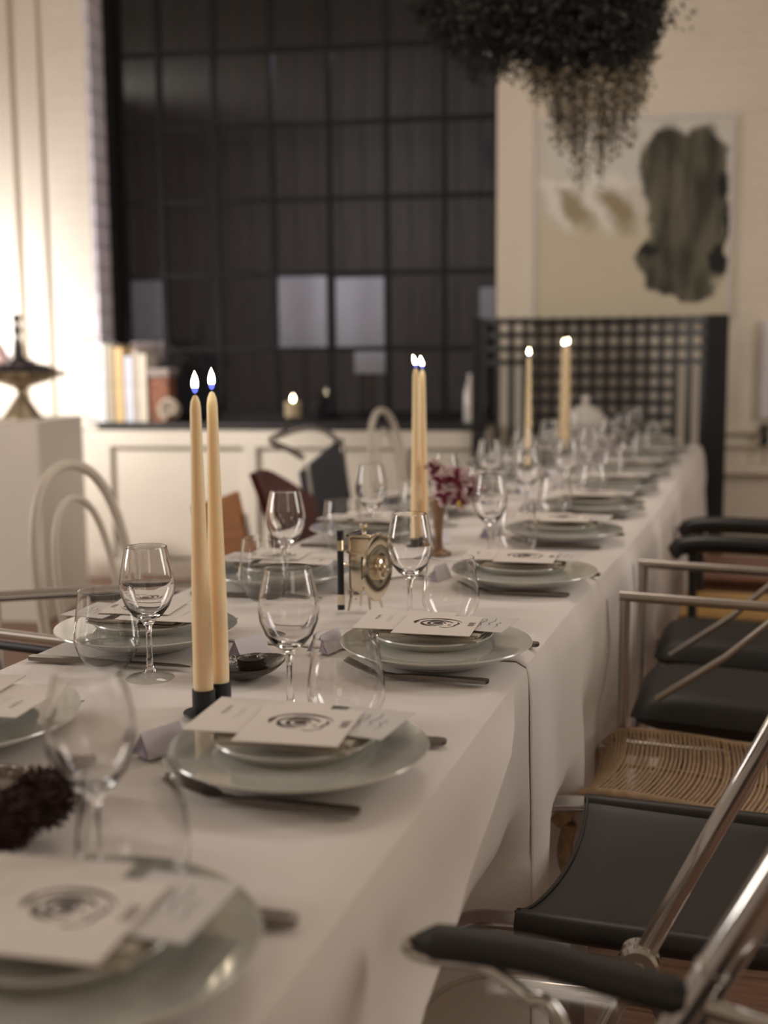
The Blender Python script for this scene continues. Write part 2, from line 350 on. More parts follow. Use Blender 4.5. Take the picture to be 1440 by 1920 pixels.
for r in rows: wlb(wu0+.07, wu1-.02, NG-.018, NG+.018, r-.012, r+.012, 'glazing_bar', M['steel'])
ce = [wu0+.075]+cols+[wu1-.02]; re_ = [wz0+.035]+rows+[wz1-.03]
rnd = random.Random(3)
for i in range(len(ce)-1):
    for j in range(len(re_)-1):
        if re_[j+1]-re_[j] < .03: continue
        q = wlb(ce[i]+.012, ce[i+1]-.012, -.002+NG, .002+NG, re_[j]+.011, re_[j+1]-.011, 'pane', M['pane'], bev=0)
        q.rotation_euler = (rnd.uniform(-.006, .006), 0, rnd.uniform(-.006, .006))
# ---- outside the window: dim board fence, pale panels, added lights
fence = thing('board_fence', wpt(.8, 2.2, 0), WA, 'dim grey vertical board fence outside behind the dark window', 'fence')
fb = None
for i in range(44):
    if fb is None: fb = MB().box((0, 0, 0), (.15, .025, 3.6), bev=.004).build('board', M['outside'], fence, loc=(-3.4+i*.16, 0, 1.8)); q = fb
    else: q = fb.copy(); COL.objects.link(q); q.location = (-3.4+i*.16, .012*(i % 2), 1.8)
for k, (x0, x1, y0, y1, lab) in enumerate(((522, 614, 520, 652, 'pale panel outside behind the middle window pane above the votive candle'), (630, 722, 522, 650, 'pale panel outside, right neighbour of the one above the votive candle'),
        (246, 305, 528, 650, 'pale panel outside behind the pane over the bookends'), (665, 726, 660, 700, 'small pale sheet outside low behind the window'), (900, 930, 540, 606, 'narrow pale panel outside at the right edge of the window'))):
    nd = .92 if k == 3 else 1.1; u0, za = wpx(x0, y0, nd); u1, zb = wpx(x1, y1, nd)
    b = MB(); b.box((0, 0, (za-zb)/2), (abs(u1-u0), .03, abs(za-zb)), bev=.006)
    pn = thing('outside_panel', wpt((u0+u1)/2, nd, zb), WA, lab, 'panel', 'pale panels outside')
    b.build('sheet', M['outside_pale'], pn); MB().box((0, .03, -zb/2), (.03, .03, zb)).build('post', M['steel'], pn)
light('yard_fill_light', wpt(.9, .75, 2.9), wpt(1.0, 1.3, 1.0), .3, .3, 9.0, (.85, .85, 1))  # unseen lights added to brighten the panels and the fence
light('yard_fill_light', wpt(1.2, 1.0, 2.6), wpt(1.6, 2.2, .9), .4, .3, .5, (.95, .92, 1))
struct(MB().box(wpt(1.5, 2.6, .0), (12, 4.0, .06), rz=WA).build('ground_outside', M['floor_gap']))

# ---- low cabinets and ledge
cu0 = wpx(150, 900, 0)[0]; cu1 = wpx(912, 900, 0)[0]; ch = wpx(600, 806, 0)[1]-.0
cab = thing('low_cabinet', wpt((cu0+cu1)/2, 0, 0), WA, 'long cream panelled low cabinet under the black window', 'cabinet')
cw = cu1-cu0
MB().box((0, NW/2+.01, ch/2), (cw, NW-.03, ch), bev=.004).build('carcass', M['cabinet'], cab)
d0 = wpx(213, 950, 0)[0]-cu0; pw = .76; t = .018
def rail(x0, x1, z0, z1, nm='rail'): MB().box(((x0+x1)/2-cw/2, -.004, (z0+z1)/2), (x1-x0, .02, z1-z0), bev=.003).build(nm, M['cabinet'], cab)
ztop = wpx(300, 838, 0)[1]
rail(0, cw, ztop, ch-.004); rail(0, cw, 0, .10); rail(0, d0, .10, ztop, 'stile')
x = d0
while x < cw-.1:
    x1 = min(x+pw, cw); MB().box(((x+x1)/2-cw/2, .0, (.10+ztop)/2), (x1-x-.05, .006, ztop-.14), bev=.002).build('panel', M['cabinet'], cab)
    rail(x1-.035 if x1 < cw else cw-.04, min(x1+.035, cw), .10, ztop, 'stile'); x = x1+.035
b = MB(); wbox(b, wpx(186, 805, 0)[0], cu1, -.02, NG-.05, ch, ch+.028, bev=.004); lg = b.build('window_ledge', M['ledge']); tag(lg, 'long black ledge on top of the low cream cabinet', 'ledge')
b = MB(); wbox(b, cu0-.01, wpx(186, 805, 0)[0]-.003, -.01, NW-.01, ch, ch+.026, bev=.008); lg = b.build('ledge_end', M['cabinet']); tag(lg, 'cream end block of the ledge at its left', 'ledge')
LZ = ch+.028

# ------------------------------------------------------------------ tables and cloths
TX0, TX1, TZ, TY1, SEAM = -1.045, -.335, .75, 5.80, 1.69
def table(y0, y1, lab):
    t = thing('trestle_table', (0, 0, 0), 0, lab, 'table')
    MB().box(((TX0+TX1)/2, (y0+y1)/2, TZ-.028), (TX1-TX0-.02, y1-y0-.01, .035), bev=.004).build('table_top', M['amber'], t)
    for x in (TX0+.07, TX1-.07):
        for y in (y0+.5, y1-.45): MB().box((x, y, (TZ-.045)/2), (.045, .045, TZ-.045), bev=.004).build('leg', M['satin'], t)
    return t
table(-.6, SEAM, 'trestle table under the near white tablecloth'); table(SEAM, TY1, 'long trestle table under the far white tablecloth')
def cloth(name, y0, y1, lab, end_drop, seed, zt, near):
    rn = random.Random(seed); ph = [rn.uniform(0, 6.28) for _ in range(8)]
    D = .70; W_ = TX1-TX0; rad = .018
    ny = int((y1-y0)/.02); ys = [y0+(y1-y0)*i/ny for i in range(ny+1)]
    if end_drop: ys += [y1+.0001+D*i/26 for i in range(1, 27)]
    ss = [-D+(D)*i/26 for i in range(26)]+[W_*i/14 for i in range(15)]+[W_+D*i/40 for i in range(1, 41)]
    def sm(v, a, b): v = min(max((v-a)/(b-a), 0), 1); return v*v*(3-2*v)
    if near: ys = [y for y in ys if y < 1.65]+[1.655, 1.6553, 1.66]+[1.66+(y1-1.66)*i/24 for i in range(1, 25)]
    def slant(t, d):                                     # rows lean so that one follows the fold
        e = 1.60-3.3*min(d, .17)-1.6*max(0, min(d-.17, .12)); return t+(e-1.655)*(sm(t, -.7, 1.655) if t <= 1.655 else 1-max(0, (t-1.66))/(y1-1.66) if t > 1.66 else 1)
    def side(d, y, sgn, t=0):                                 # outward push and height of a hanging strip
        k = min(d/.22, 1)
        amp = .028*k*(.55+.9*d)
        f = math.sin(y*9.3+ph[0]+.9*math.sin(y*3.1+ph[1]))+.55*math.sin(y*21+ph[2]+1.3*d)+.25*math.sin(y*43+ph[3]+3*d)
        out = .012+amp*(.6+f*.62)+.02*d
        if near and sgn > 0:                             # last fold of the near cloth, then the flap set back behind it
            q = t-1.655
            if q > 1e-4: out = .001+.004*d+.006*math.sin(y*26+1)*k*sm(d, .05, .3)-.22*sm(d, .17, .32)*(1-sm(y, 1.535, 1.69))
            else: out = out*.55+.012*math.exp(q/.08)*min(1, d/.03)
        elif sgn > 0: out = out*(.25+.65*sm(y, 1.75, 2.2))-.16*sm(d, .24, .40)*sm(y, 1.80, 1.90)*(1-sm(y, 2.0, 2.1))
        if sgn > 0 and y > 2.1: out -= .035*sm(d, .1, .3)
        return out
    V = []
    for y in ys:
        dy = max(0, y-y1) if end_drop else 0; yy = min(y, y1)
        for s in ss:
            dx = -s if s < 0 else (s-W_ if s > W_ else 0); sg = -1 if s < 0 else 1
            x = TX0 if s < 0 else (TX1 if s > W_ else TX0+s)
            z = TZ+zt
            if dx == 0 and dy == 0: z += .0006*math.sin(x*31+y*7)*math.sin(y*5.1+x*3)
            px, py = x, yy
            if near and dx > 0 and sg > 0: py = yy2 = slant(yy, max(0, dx-rad*1.57))
            else: yy2 = yy
            if dx > 0:
                a = min(dx/rad, math.pi/2); px = x+sg*(rad*math.sin(a)-0*rad); z = TZ+zt-rad*(1-math.cos(a))-max(0, dx-rad*math.pi/2)
                px += sg*side(max(0, dx-rad*1.57), yy2, sg, yy)*min(1, max(0, dx-rad*1.57)/.03)*1.0
            if dy > 0:
                zz = TZ+zt-dy; z = min(z, zz) if dx > 0 else zz
                py = yy+.014+.02*min(dy/.2, 1)*(1+math.sin(x*14+ph[4]))
                if dx > 0: px = x+sg*(.02+.05*min(dx, dy)/D)
            V.append((px+.042*sm(yy, 1.7, 3.6)*(1 if s > W_/2 else 0), py, max(z, .03)))
    n = len(ss); Fc = [(i*n+j, i*n+j+1, (i+1)*n+j+1, (i+1)*n+j) for i in range(len(ys)-1) for j in range(n-1)]
    b = MB(); b.add(V, Fc); o = b.build(name, M['cloth'], smooth=True)
    for p in o.data.polygons: p.use_smooth = True
    so = o.modifiers.new('thickness', 'SOLIDIFY'); so.thickness = .0014; so.offset = -1
    return tag(o, lab, 'tablecloth')
cloth('tablecloth', -.7, SEAM+.12, 'near white tablecloth whose side falls in folds beside the black sling seat', False, 4, .0015, True)
cloth('tablecloth', SEAM, TY1, 'far white tablecloth overlapping the near one and running to the lattice chair', True, 9, .0045, False)
TT = TZ+.006                                             # resting height on the cloth

# ------------------------------------------------------------------ tableware prototypes
def lathe_glass(prof_out, prof_in, seg=40):
    return MB().lathe(prof_out+prof_in[::-1], seg, close=False)
def make_wine():
    t = thing('wine_glass', (0, 0, 0))
    MB().lathe([(0.0, 0), (.0325, 0), (.0335, .0012), (.032, .0026), (.018, .0055), (.0082, .0098)], 44).build('foot', M['thin'], t, True)
    out = [(0, .0098), (.0080, .010), (.0048, .018), (.0040, .035), (.0038, .060), (.0046, .074), (.010, .082), (.020, .090), (.030, .103), (.0365, .120), (.0382, .135), (.0362, .152), (.0325, .170), (.0287, .186)]
    inn = [(0.0, .0885), (.010, .0905), (.020, .0955), (.0290, .107), (.0352, .122), (.0370, .136), (.0350, .152), (.0314, .170), (.0278, .1865)]
    MB().lathe(out+inn[::-1], 44).build('bowl_and_stem', M['glass'], t, True); return t
def make_tumbler():
    t = thing('tumbler', (0, 0, 0))
    MB().lathe([(0, 0), (.026, 0), (.0285, .002), (.0330, .0078)], 44).build('glass_base', M['thin'], t, True)
    out = [(.0330, .0078), (.040, .018), (.0462, .033), (.0475, .042), (.0465, .055), (.0425, .085), (.0388, .113)]
    inn = [(.0316, .0080), (.0385, .0185), (.0448, .034), (.0461, .0425), (.0451, .055), (.0411, .085), (.0374, .1132)]
    MB().lathe(out+inn[::-1], 44, close=True).build('glass_wall', M['glass'], t, True); return t
def make_plate():
    t = thing('dinner_plate', (0, 0, 0))
    MB().lathe([(0, .004), (.060, .004), (.062, 0), (.066, 0), (.068, .004), (.095, .009), (.120, .020), (.1385, .0285), (.1405, .0300), (.1395, .0320)], 64).build('underside', M['plate_rim'], t, True)
    MB().lathe([(.1395, .0320), (.1365, .0308), (.118, .0238), (.094, .0125), (.070, .0085), (0, .0085)], 64).build('well', M['plate'], t, True); return t
def make_bowl():
    t = thing('salad_bowl', (0, 0, 0))
    MB().lathe([(0, .003), (.040, .003), (.042, 0), (.046, 0), (.048, .003), (.070, .014), (.0865, .0295), (.0890, .0325), (.0878, .0345)], 52).build('outer_wall', M['plate_rim'], t, True)
    MB().lathe([(.0878, .0345), (.0850, .0325), (.066, .0175), (.046, .0085), (0, .0075)], 52).build('well', M['plate'], t, True); return t
def make_fork():                                          # tip towards -x, handle end at +x
    t = thing('fork', (0, 0, 0)); L_ = .20
    def cz(x): return .0035+.016*max(0, (-x-.035)/.065)**1.6 - .002*math.exp(-((x+.03)/.02)**2)
    b = MB()
    st = [(-.045, .0055, .0018), (-.030, .0042, .0024), (-.01, .0040, .0028), (.03, .0050, .0027), (.07, .0068, .0026), (.09, .0080, .0026), (.099, .0075, .0024), (.102, .004, .0018)]
    def strip(st):
        vs = []; fs = []
        for x, w, h in st:
            z = cz(x); vs += [(x, -w, z-h), (x, w, z-h), (x, w, z+h), (x, -w, z+h)]
        for i in range(len(st)-1):
            for j in range(4): fs.append((i*4+j, i*4+(j+1) % 4, i*4+4+(j+1) % 4, i*4+4+j))
        fs += [(3, 2, 1, 0), tuple((len(st)-1)*4+j for j in range(4))]; return vs, fs
    b.add(*strip(st)); b.build('handle', M['cutlery'], t, True)
    b = MB(); b.add(*strip([(-.045, .0045, .0012), (-.050, .0085, .0012), (-.057, .0118, .0011), (-.064, .0122, .001)]))
    for k in (-1.5, -.5, .5, 1.5):
        vs = []; fs = []; xs = [-.063, -.080, -.098, -.104]
        for i, x in enumerate(xs):
            w = (.0021, .0018, .0014, .0006)[i]; y = k*.0064; z = cz(x); vs += [(x, y-w, z-.0009), (x, y+w, z-.0009), (x, y+w, z+.0009), (x, y-w, z+.0009)]
        for i in range(3):
            for j in range(4): fs.append((i*4+j, i*4+(j+1) % 4, i*4+4+(j+1) % 4, i*4+4+j))
        fs += [(3, 2, 1, 0), (12, 13, 14, 15)]; b.add(vs, fs)
    b.build('tines', M['cutlery'], t, True); return t
def make_knife():
    t = thing('knife', (0, 0, 0))
    def strip(st, z=.003):
        vs = []; fs = []
        for x, w0, w1, h in st: vs += [(x, w0, z-h), (x, w1, z-h), (x, w1, z+h), (x, w0, z+h)]
        for i in range(len(st)-1):
            for j in range(4): fs.append((i*4+j, i*4+(j+1) % 4, i*4+4+(j+1) % 4, i*4+4+j))
        fs += [(3, 2, 1, 0), tuple((len(st)-1)*4+j for j in range(4))]; return vs, fs
    MB().add(*strip([(.0, -.0048, .0048, .0026), (.03, -.006, .006, .0028), (.08, -.0075, .0075, .003), (.125, -.0085, .0085, .003), (.133, -.0075, .0075, .0028), (.136, -.004, .004, .002)])).build('handle', M['cutlery'], t, True)
    MB().add(*strip([(.0, -.0045, .0045, .002), (-.006, -.009, .005, .0009), (-.06, -.0095, .005, .0008), (-.10, -.007, .005, .0007), (-.118, -.001, .0045, .0005), (-.122, .003, .004, .0004)])).build('blade', M['cutlery'], t, True); return t
def make_napkin():
    t = thing('napkin', (0, 0, 0)); rn = random.Random(5)
    def sag(x, y, base, a): r = math.hypot(x, y); return base-.010*math.exp(-(r/.045)**2)*a+.0015*math.sin(x*60+y*40)
    MB().grid(lambda u, v: ((u-.5)*.150, (v-.5)*.118, sag((u-.5)*.15, (v-.5)*.118, .0, 1)), 14, 12, .003).build('lower_fold', M['napkin'], t, True)
    MB().grid(lambda u, v: (.004+(u-.5)*.142, .004+(v-.5)*.108, sag((u-.5)*.142, (v-.5)*.108, .0055, .9)), 14, 12, .003).build('upper_fold', M['napkin'], t, True)
    MB().tube([(-.07, -.052, .000), (0, -.054, -.003), (.07, -.05, .001)], .004, 8).build('rolled_edge', M['napkin'], t, True); return t
def stroke(b, pts, w0, w1, z=.0, tri=False):
    pts = [Vector((p[0], p[1], 0)) for p in pts]; n = len(pts); vs = []; w0 *= 1.25; w1 *= 1.25
    for i, p in enumerate(pts):
        d = (pts[min(i+1, n-1)]-pts[max(i-1, 0)]).normalized(); q = Vector((-d.y, d.x, 0)); k = i/(n-1); w = w0+(w1-w0)*k; w *= .35+.65*math.sin(math.pi*min(max(k, .05), .95))
        vs += [p+q*w+Vector((0, 0, z)), p-q*w+Vector((0, 0, z))]
    b.add(vs, [(2*i, 2*i+1, 2*i+3, 2*i+2) for i in range(n-1)])
def ell(cx, cy, rx, ry, a0, a1, n=14): return [(cx+rx*math.cos(R(a0+(a1-a0)*i/n)), cy+ry*math.sin(R(a0+(a1-a0)*i/n))) for i in range(n+1)]
def make_eye_card():                                      # .11 x .135, drawing of an eye in the middle
    t = thing('picture_card', (0, 0, 0))
    MB().box((0, 0, .0006), (.112, .122, .0010)).build('card_sheet', M['card'], t)
    b = MB(); z = .0013; cx, cy = -.002, .012
    stroke(b, ell(cx, cy-.004, .036, .030, 18, 175, 20), .0009, .0022, z)
    stroke(b, ell(cx+.004, cy-.004, .033, .026, 25, 120, 14), .0006, .0010, z)
    stroke(b, ell(cx-.003, cy-.004, .030, .022, 150, 195, 8), .0022, .0014, z)
    stroke(b, ell(cx-.001, cy-.004, .023, .017, 20, 190, 16), .0026, .0022, z)
    stroke(b, ell(cx-.001, cy-.004, .022, .018, 185, 275, 12), .0034, .0012, z)
    stroke(b, ell(cx-.001, cy-.004, .012, .0125, 0, 330, 18), .0016, .0024, z)
    b.add([Vector((cx+.0005+.0078*math.cos(k*.6283), cy-.003+.0075*math.sin(k*.6283), z)) for k in range(10)], [tuple(range(10))])
    stroke(b, [(cx+.028, cy+.006), (cx+.031, cy-.002), (cx+.027, cy-.012), (cx+.026, cy-.020), (cx+.020, cy-.026)], .0018, .0010, z)
    stroke(b, [(cx+.006, cy-.026), (cx+.014, cy-.029), (cx+.021, cy-.027)], .0008, .0014, z)
    stroke(b, [(cx+.016, cy-.008), (cx+.020, cy-.012), (cx+.0165, cy-.015)], .0010, .0012, z)
    b.build('printed_eye', M['ink'], t)
    b = MB()
    for k in range(3):
        for j in range(4): stroke(b, [(.0425+k*.003, -.002+j*.006), (.0445+k*.003+.002*(j % 2), .0005+j*.006), (.0430+k*.003, .003+j*.006)], .0006, .0009, z)
    b.build('printed_line', M['ink'], t); return t
def make_menu():
    t = thing('menu_card', (0, 0, 0)); MB().box((0, 0, .0006), (.135, .122, .0010)).build('card_sheet', M['card'], t)
    b = MB()
    for j in range(5): stroke(b, [(-.047, .000+j*.006), (-.043+.002*(j % 3), .0025+j*.006), (-.046, .005+j*.006)], .0007, .0011, .0013)
    for k in range(2):
        for j in range(6): stroke(b, [(-.028+k*.004, -.010+j*.006), (-.026+k*.004, -.007+j*.006)], .0004, .0005, .0013)
    b.build('printed_line', M['ink2'], t); return t
def make_slip():
    t = thing('name_slip', (0, 0, 0)); MB().box((0, 0, .0006), (.075, .098, .0009)).build('card_sheet', M['slip'], t)
    b = MB()
    for k, (y0, y1) in enumerate(((-.020, .03), (-.028, .026), (-.015, .034), (-.022, .012))):
        x = -.018+k*.012; stroke(b, [(x, y0), (x+.003, y0*.5), (x-.002, 0), (x+.003, y1*.5), (x, y1)], .0007, .0009, .0012)
    b.build('printed_line', M['ink2'], t); return t
def make_tent():
    t = thing('place_card', (0, 0, 0)); L_, w, h = .058, .0165, .028
    b = MB(); b.grid(lambda u, v: ((u-.5)*L_, -w*(1-v), h*v), 2, 2, .0007); b.grid(lambda u, v: ((u-.5)*L_, w*v, h*(1-v)), 2, 2, .0007); b.build('folded_paper', M['tentpaper'], t)
    b = MB()                                              # open end closed by lilac triangles, its shade put into the colour
    b.add([(-L_/2+.002, -w, .0005), (-L_/2+.002, w, .0005), (-L_/2+.004, 0, h-.001)], [(0, 1, 2), (2, 1, 0)])
    b.add([(-L_/2-.001, -w, .0005), (-L_/2+.001, w*.2, h*.42), (-L_/2-.001, -w*.2, .0005)], [(0, 1, 2), (2, 1, 0)]); b.build('end_shade', M['lilac'], t)
    b = MB()
    for k in range(4): stroke(b, [(-.022+k*.012, .0), (-.018+k*.012, .004), (-.014+k*.012, .0)], .0006, .0008, 0)
    mt = Matrix.Rotation(-math.atan2(h, w), 3, 'X'); b.v = [tuple(mt @ Vector(v)+Vector((0, w*.5+.0012, h*.5+.0012))) for v in b.v]; b.build('printed_name', M['ink2'], t); return t
PROTO = {}
MAKE = dict(plate=make_plate, bowl=make_bowl, napkin=make_napkin, menu=make_menu, eye=make_eye_card, slip=make_slip, fork=make_fork, knife=make_knife, wine=make_wine, tumbler=make_tumbler, tent=make_tent)
def put(kind, loc, rz, label, cat, group):
    if kind not in PROTO:
        o = MAKE[kind](); o.location = loc; o.rotation_euler = (0, 0, rz); tag(o, label, cat, group); PROTO[kind] = o; return o
    return dup(PROTO[kind], loc, rz, label, cat, group)
ORD = ['first', 'second', 'third', 'fourth', 'fifth', 'sixth', 'seventh', 'eighth', 'ninth', 'tenth', 'eleventh']
rn = random.Random(11)
def place(i, side, x, y, wine=None, tumb=None, tent=True, rot=0.0):
    s = 1 if side == 'right' else -1; base = 0 if s == 1 else math.pi
    j = lambda a: rn.uniform(-a, a)
    rz = base+rot
    def lp(dx, dy, z):
        c, q = math.cos(rz), math.sin(rz); return (x+dx*c-dy*q, y+dx*q+dy*c, z)
    w = '%s place from the front, %s side' % (ORD[i], side)
    g = lambda n: '%s along the table' % n
    put('plate', lp(0, 0, TT), rz, 'pale green dinner plate at the '+w, 'plate', g('dinner plates'))
    put('bowl', lp(-.005, 0, TT+.0095), rz, 'small bowl on the plate at the '+w, 'bowl', g('small bowls'))
    put('napkin', lp(0, .0, TT+.0465), rz+R(4)+j(.08), 'folded beige napkin at the '+w, 'napkin', g('folded napkins'))
    put('menu', lp(-.048, .008, TT+.0545), rz+R(6)+j(.05), 'white menu card at the '+w, 'card', g('menu cards'))
    put('slip', lp(.070, .020, TT+.0545), rz+R(-2)+j(.06), 'grey slip of paper at the '+w, 'card', g('grey slips'))
    put('eye', lp(.008, -.018, TT+.0570), rz+R(5)+j(.03), 'card printed with an eye at the '+w, 'card', g('eye cards'))
    put('fork', lp(0, -.100+j(.004), TT), rz+R(2)+j(.04), 'dark steel fork at the '+w, 'fork', g('forks'))
    put('knife', lp(-.006, .121+j(.003), TT), rz+R(1)+j(.03), 'dark steel knife at the '+w, 'knife', g('knives'))
    wx, wy = wine if wine else lp(-.112, .235, 0)[:2]; tx, ty = tumb if tumb else lp(-.035, .245, 0)[:2]
    if wine is not False: put('wine', (wx, wy, TT), j(3), 'stemmed wine glass at the '+w, 'glass', g('wine glasses'))
    put('tumbler', (tx, ty, TT), j(3), 'stemless tumbler at the '+w, 'glass', g('tumblers'))
    if tent: put('tent', lp(-.178, .02, TT), (R(72) if s == 1 else R(68))+j(.06), 'folded lilac place card at the '+w, 'place card', g('place cards'))
def xy(p): return (p.x, p.y)
RS = [dict(x=-.470, y=.715, wine=xy(at(165, 1262, TT+.186)), tumb=xy(at(254, 1688, TT)), tent=False),
      dict(x=-.467, y=1.163, wine=xy(at(545, 1338, TT)), tumb=xy(at(650, 1362, TT))),
      dict(x=-.447, y=1.655, wine=xy(at(769, 1172, TT)), tumb=xy(at(845, 1170, TT))),
      dict(x=-.432, y=2.250, wine=xy(at(918, 1052, TT)), tumb=xy(at(968, 1040, TT))),
      dict(x=-.445, y=2.800, wine=xy(at(987, 968, TT)), tumb=xy(at(1041, 972, TT))),
      dict(x=-.442, y=3.300), dict(x=-.445, y=3.80), dict(x=-.445, y=4.30), dict(x=-.445, y=4.80), dict(x=-.445, y=5.32)]
LS = [dict(x=-.894, y=1.150, tent=False, wine=False, tumb=(-.93, .93)),
      dict(x=-.904, y=1.626, wine=xy(at(282, 1272, TT)), tumb=xy(at(203, 1250, TT))),
      dict(x=-.888, y=2.125, wine=xy(at(538, 1100, TT)), tumb=xy(at(497, 1122, TT))),
      dict(x=-.895, y=2.700, wine=xy(at(697, 1020, TT)), tumb=xy(at(643, 1030, TT))),
      dict(x=-.895, y=3.200), dict(x=-.895, y=3.720), dict(x=-.895, y=4.230), dict(x=-.895, y=4.75), dict(x=-.895, y=5.30)]
for i, d in enumerate(RS): place(i, 'right', rot=R(0), **d)
for i, d in enumerate(LS): place(i, 'left', rot=R(2), **d)

# ------------------------------------------------------------------ candles
def candle(px, topy, label, hlabel, lean=0, r0=.0125, r1=.0068, grp='tall candles'):
    p = at(px[0], px[1], TT); zt = zat((p.x, p.y), topy)
    h = thing('candle_holder', (p.x, p.y, TT), rn.uniform(0, 3), hlabel, 'candle holder', 'black candle holders')
    MB().lathe([(0, 0), (.026, 0), (.0265, .0012), (.026, .0024), (0, .0026)], 32).build('base_disc', M['iron'], h, True)
    MB().lathe([(0, .0026), (.0142, .0026), (.0145, .004), (.0145, .031), (.0135, .0315), (.0128, .031), (.0128, .012), (0, .012)], 28).build('cup', M['iron'], h, True)
    hh = zt-(TT+.013)
    c = thing('taper_candle', (p.x, p.y, TT+.013), 0, label, 'candle', grp)
    MB().lathe([(0, 0), (r0-.0006, 0), (r0, .03), (r0*.97, hh*.3), (r1*1.18, hh*.75), (r1, hh-.018), (r1*.85, hh-.009), (r1*.45, hh-.002), (0, hh)], 26).build('wax', M['wax'], c, True)
    MB().tube([(0, 0, hh-.003), (.0004, 0, hh+.006), (.0016, 0, hh+.011)], .0007, 6).build('wick', M['wick'], c, True)
    f = MB().lathe([(0, .004), (.0026, .0065), (.0044, .0105), (.0047, .014), (.0036, .020), (.0017, .025), (0, .029)], 16, c=(lean*.002, 0, hh)); f.v = [(x+lean*max(0, z-hh-.01)*1.5, y, z) for x, y, z in f.v]
    f.build('flame', M['flame'], c, True)
    MB().lathe([(0, .001), (.0026, .003), (.0040, .0065), (.0034, .0085), (0, .0075)], 14, c=(lean*.002, 0, hh)).build('flame_base', M['flame_blue'], c, True)
candle((383, 1337), 740, 'tall cream taper candle, left of the nearest pair', 'black round candle holder, left of the nearest pair')
candle((413, 1322), 733, 'tall cream taper candle, right of the nearest pair', 'black round candle holder, right of the nearest pair')
candle((781, 1038), 690, 'cream taper candle beside the orchid, left of its pair', 'black candle holder beside the orchid, left of its pair', lean=-.22)
candle((793, 1033), 692, 'cream taper candle beside the orchid, right of its pair', 'black candle holder beside the orchid, right of its pair', lean=-.15)
candle((990, 897), 668, 'lone cream taper candle in front of the lattice chair', 'black candle holder under the lone taper candle')
candle((1055, 857), 649, 'furthest cream taper candle, left of its close pair', 'furthest black candle holder, left of its pair', r0=.0135, r1=.009)
candle((1062, 855), 647, 'furthest cream taper candle, right of its close pair', 'furthest black candle holder, right of its pair', r0=.0135, r1=.009)
p = at(896, 912, TT); zt = zat((p.x, p.y), 812)
o = thing('candlestick', (p.x, p.y, TT), 0, 'slim black unlit candlestick on the far part of the table', 'candlestick')
hh = zt-TT
MB().lathe([(0, 0), (.035, 0), (.036, .004), (.012, .010), (.006, .02), (.006, hh*.45), (.011, hh*.48), (.006, hh*.52), (.006, hh*.85), (.012, hh*.9), (.013, hh*.97), (0, hh)], 24).build('stem', M['black'], o, True)
MB().lathe([(.009, hh*.97), (.016, hh*.98), (.016, hh), (.009, hh)], 20, close=True).build('cup_rim', M['black'], o, True)

# ------------------------------------------------------------------ things in the middle of the table
p = at(458, 1268, TT); s_ = thing('oval_dish', (p.x, p.y, TT), R(25), 'dark brown glazed stoneware dish behind the nearest candles', 'dish')
b = MB(); b.lathe([(0, .003), (.026, 0), (.034, .004), (.050, .012), (.0575, .0185), (.057, .0215), (.051, .0185), (.036, .011), (0, .008)], 36)
b.v = [(x*(1.0+.06*math.sin(math.atan2(y, x)*3)), y*.86*(1+.05*math.cos(math.atan2(y, x)*2)), z*(1+.12*math.sin(math.atan2(y, x)*2+1))) for x, y, z in b.v]; b.build('dish_body', M['dish'], s_, True)
b = MB(); b.lathe([(.006, .010), (.019, .010), (.0215, .016), (.021, .024), (.016, .0275), (.009, .0255), (.006, .018)], 26, c=(.012, .008, 0), close=True); b.v = [(x, y*.85, z+.1*max(0, x-.01)) for x, y, z in b.v]; b.build('snuffer_ring', M['dish'], s_, True)
# brass gadget
p = at(682, 1146, TT); g_ = thing('brass_grinder', (p.x-.002, p.y+.012, TT), R(-8), 'small shiny brass hand grinder with black handle and round disc', 'grinder')
for sx, sy in ((-.016, -.018), (.018, -.018), (-.016, .018), (.018, .018)):
    MB().tube([(sx, sy, .034), (sx*1.05, sy*1.1, .02), (sx*1.25, sy*1.3, .001)], .0026, 8, rr=[.0032, .0026, .0022]).build('leg', M['brass'], g_, True)
MB().box((0, 0, .083), (.044, .044, .096), bev=.006).build('body', M['brass'], g_, True)
MB().box((0, 0, .1335), (.048, .048, .005), bev=.002).build('lid', M['brass'], g_, True)
MB().box((0, 0, .104), (.0465, .0465, .003), bev=.001).build('band', M['brass'], g_, True)
MB().lathe([(0, .136), (.003, .136), (.003, .144), (.0075, .146), (.0085, .150), (.006, .1535), (0, .154)], 18).build('knob', M['brass'], g_, True)
ry90 = Matrix.Rotation(R(90), 3, 'Y')
b = MB(); b.lathe([(.017, -.003), (.056, -.0015), (.0585, 0), (.056, .003), (.019, .006), (.017, .0045)], 44, close=True, mt=ry90, c=(.027, -.004, .078)); b.build('disc', M['brass'], g_, True)
b = MB(); b.lathe([(.013, -.006), (.020, -.006), (.0215, 0), (.020, .012), (.0165, .014), (.013, .009)], 32, close=True, mt=ry90, c=(.027, -.004, .078)); b.build('hub_ring', M['brass'], g_, True)
MB().tube([(-.030, 0, .080), (.030, -.003, .079)], .004, 10).build('axle', M['brass'], g_, True)
b = MB(); b.grid(lambda u, v: (.006+.012*v, -.0238, .060+.038*u-.010*v*(1-u)), 6, 2, .001); b.build('slot_plate', M['greyblue'], g_)
b = MB()
for k in range(5): b.sphere((.012-.004*k, -.026, .048-.006*k), .0022, seg=8, rings=6)
b.build('chain', M['brass'], g_, True)
hx, hy = -.031, -.030
MB().tube([(hx, hy, .008), (hx, hy, .138)], .0058, 16).build('handle_bar', M['black'], g_, True)
for z in (.022, .117): MB().tube([(hx, hy, z-.009), (hx, hy, z+.009)], .0066, 16).build('handle_ring', M['brass'], g_, True)
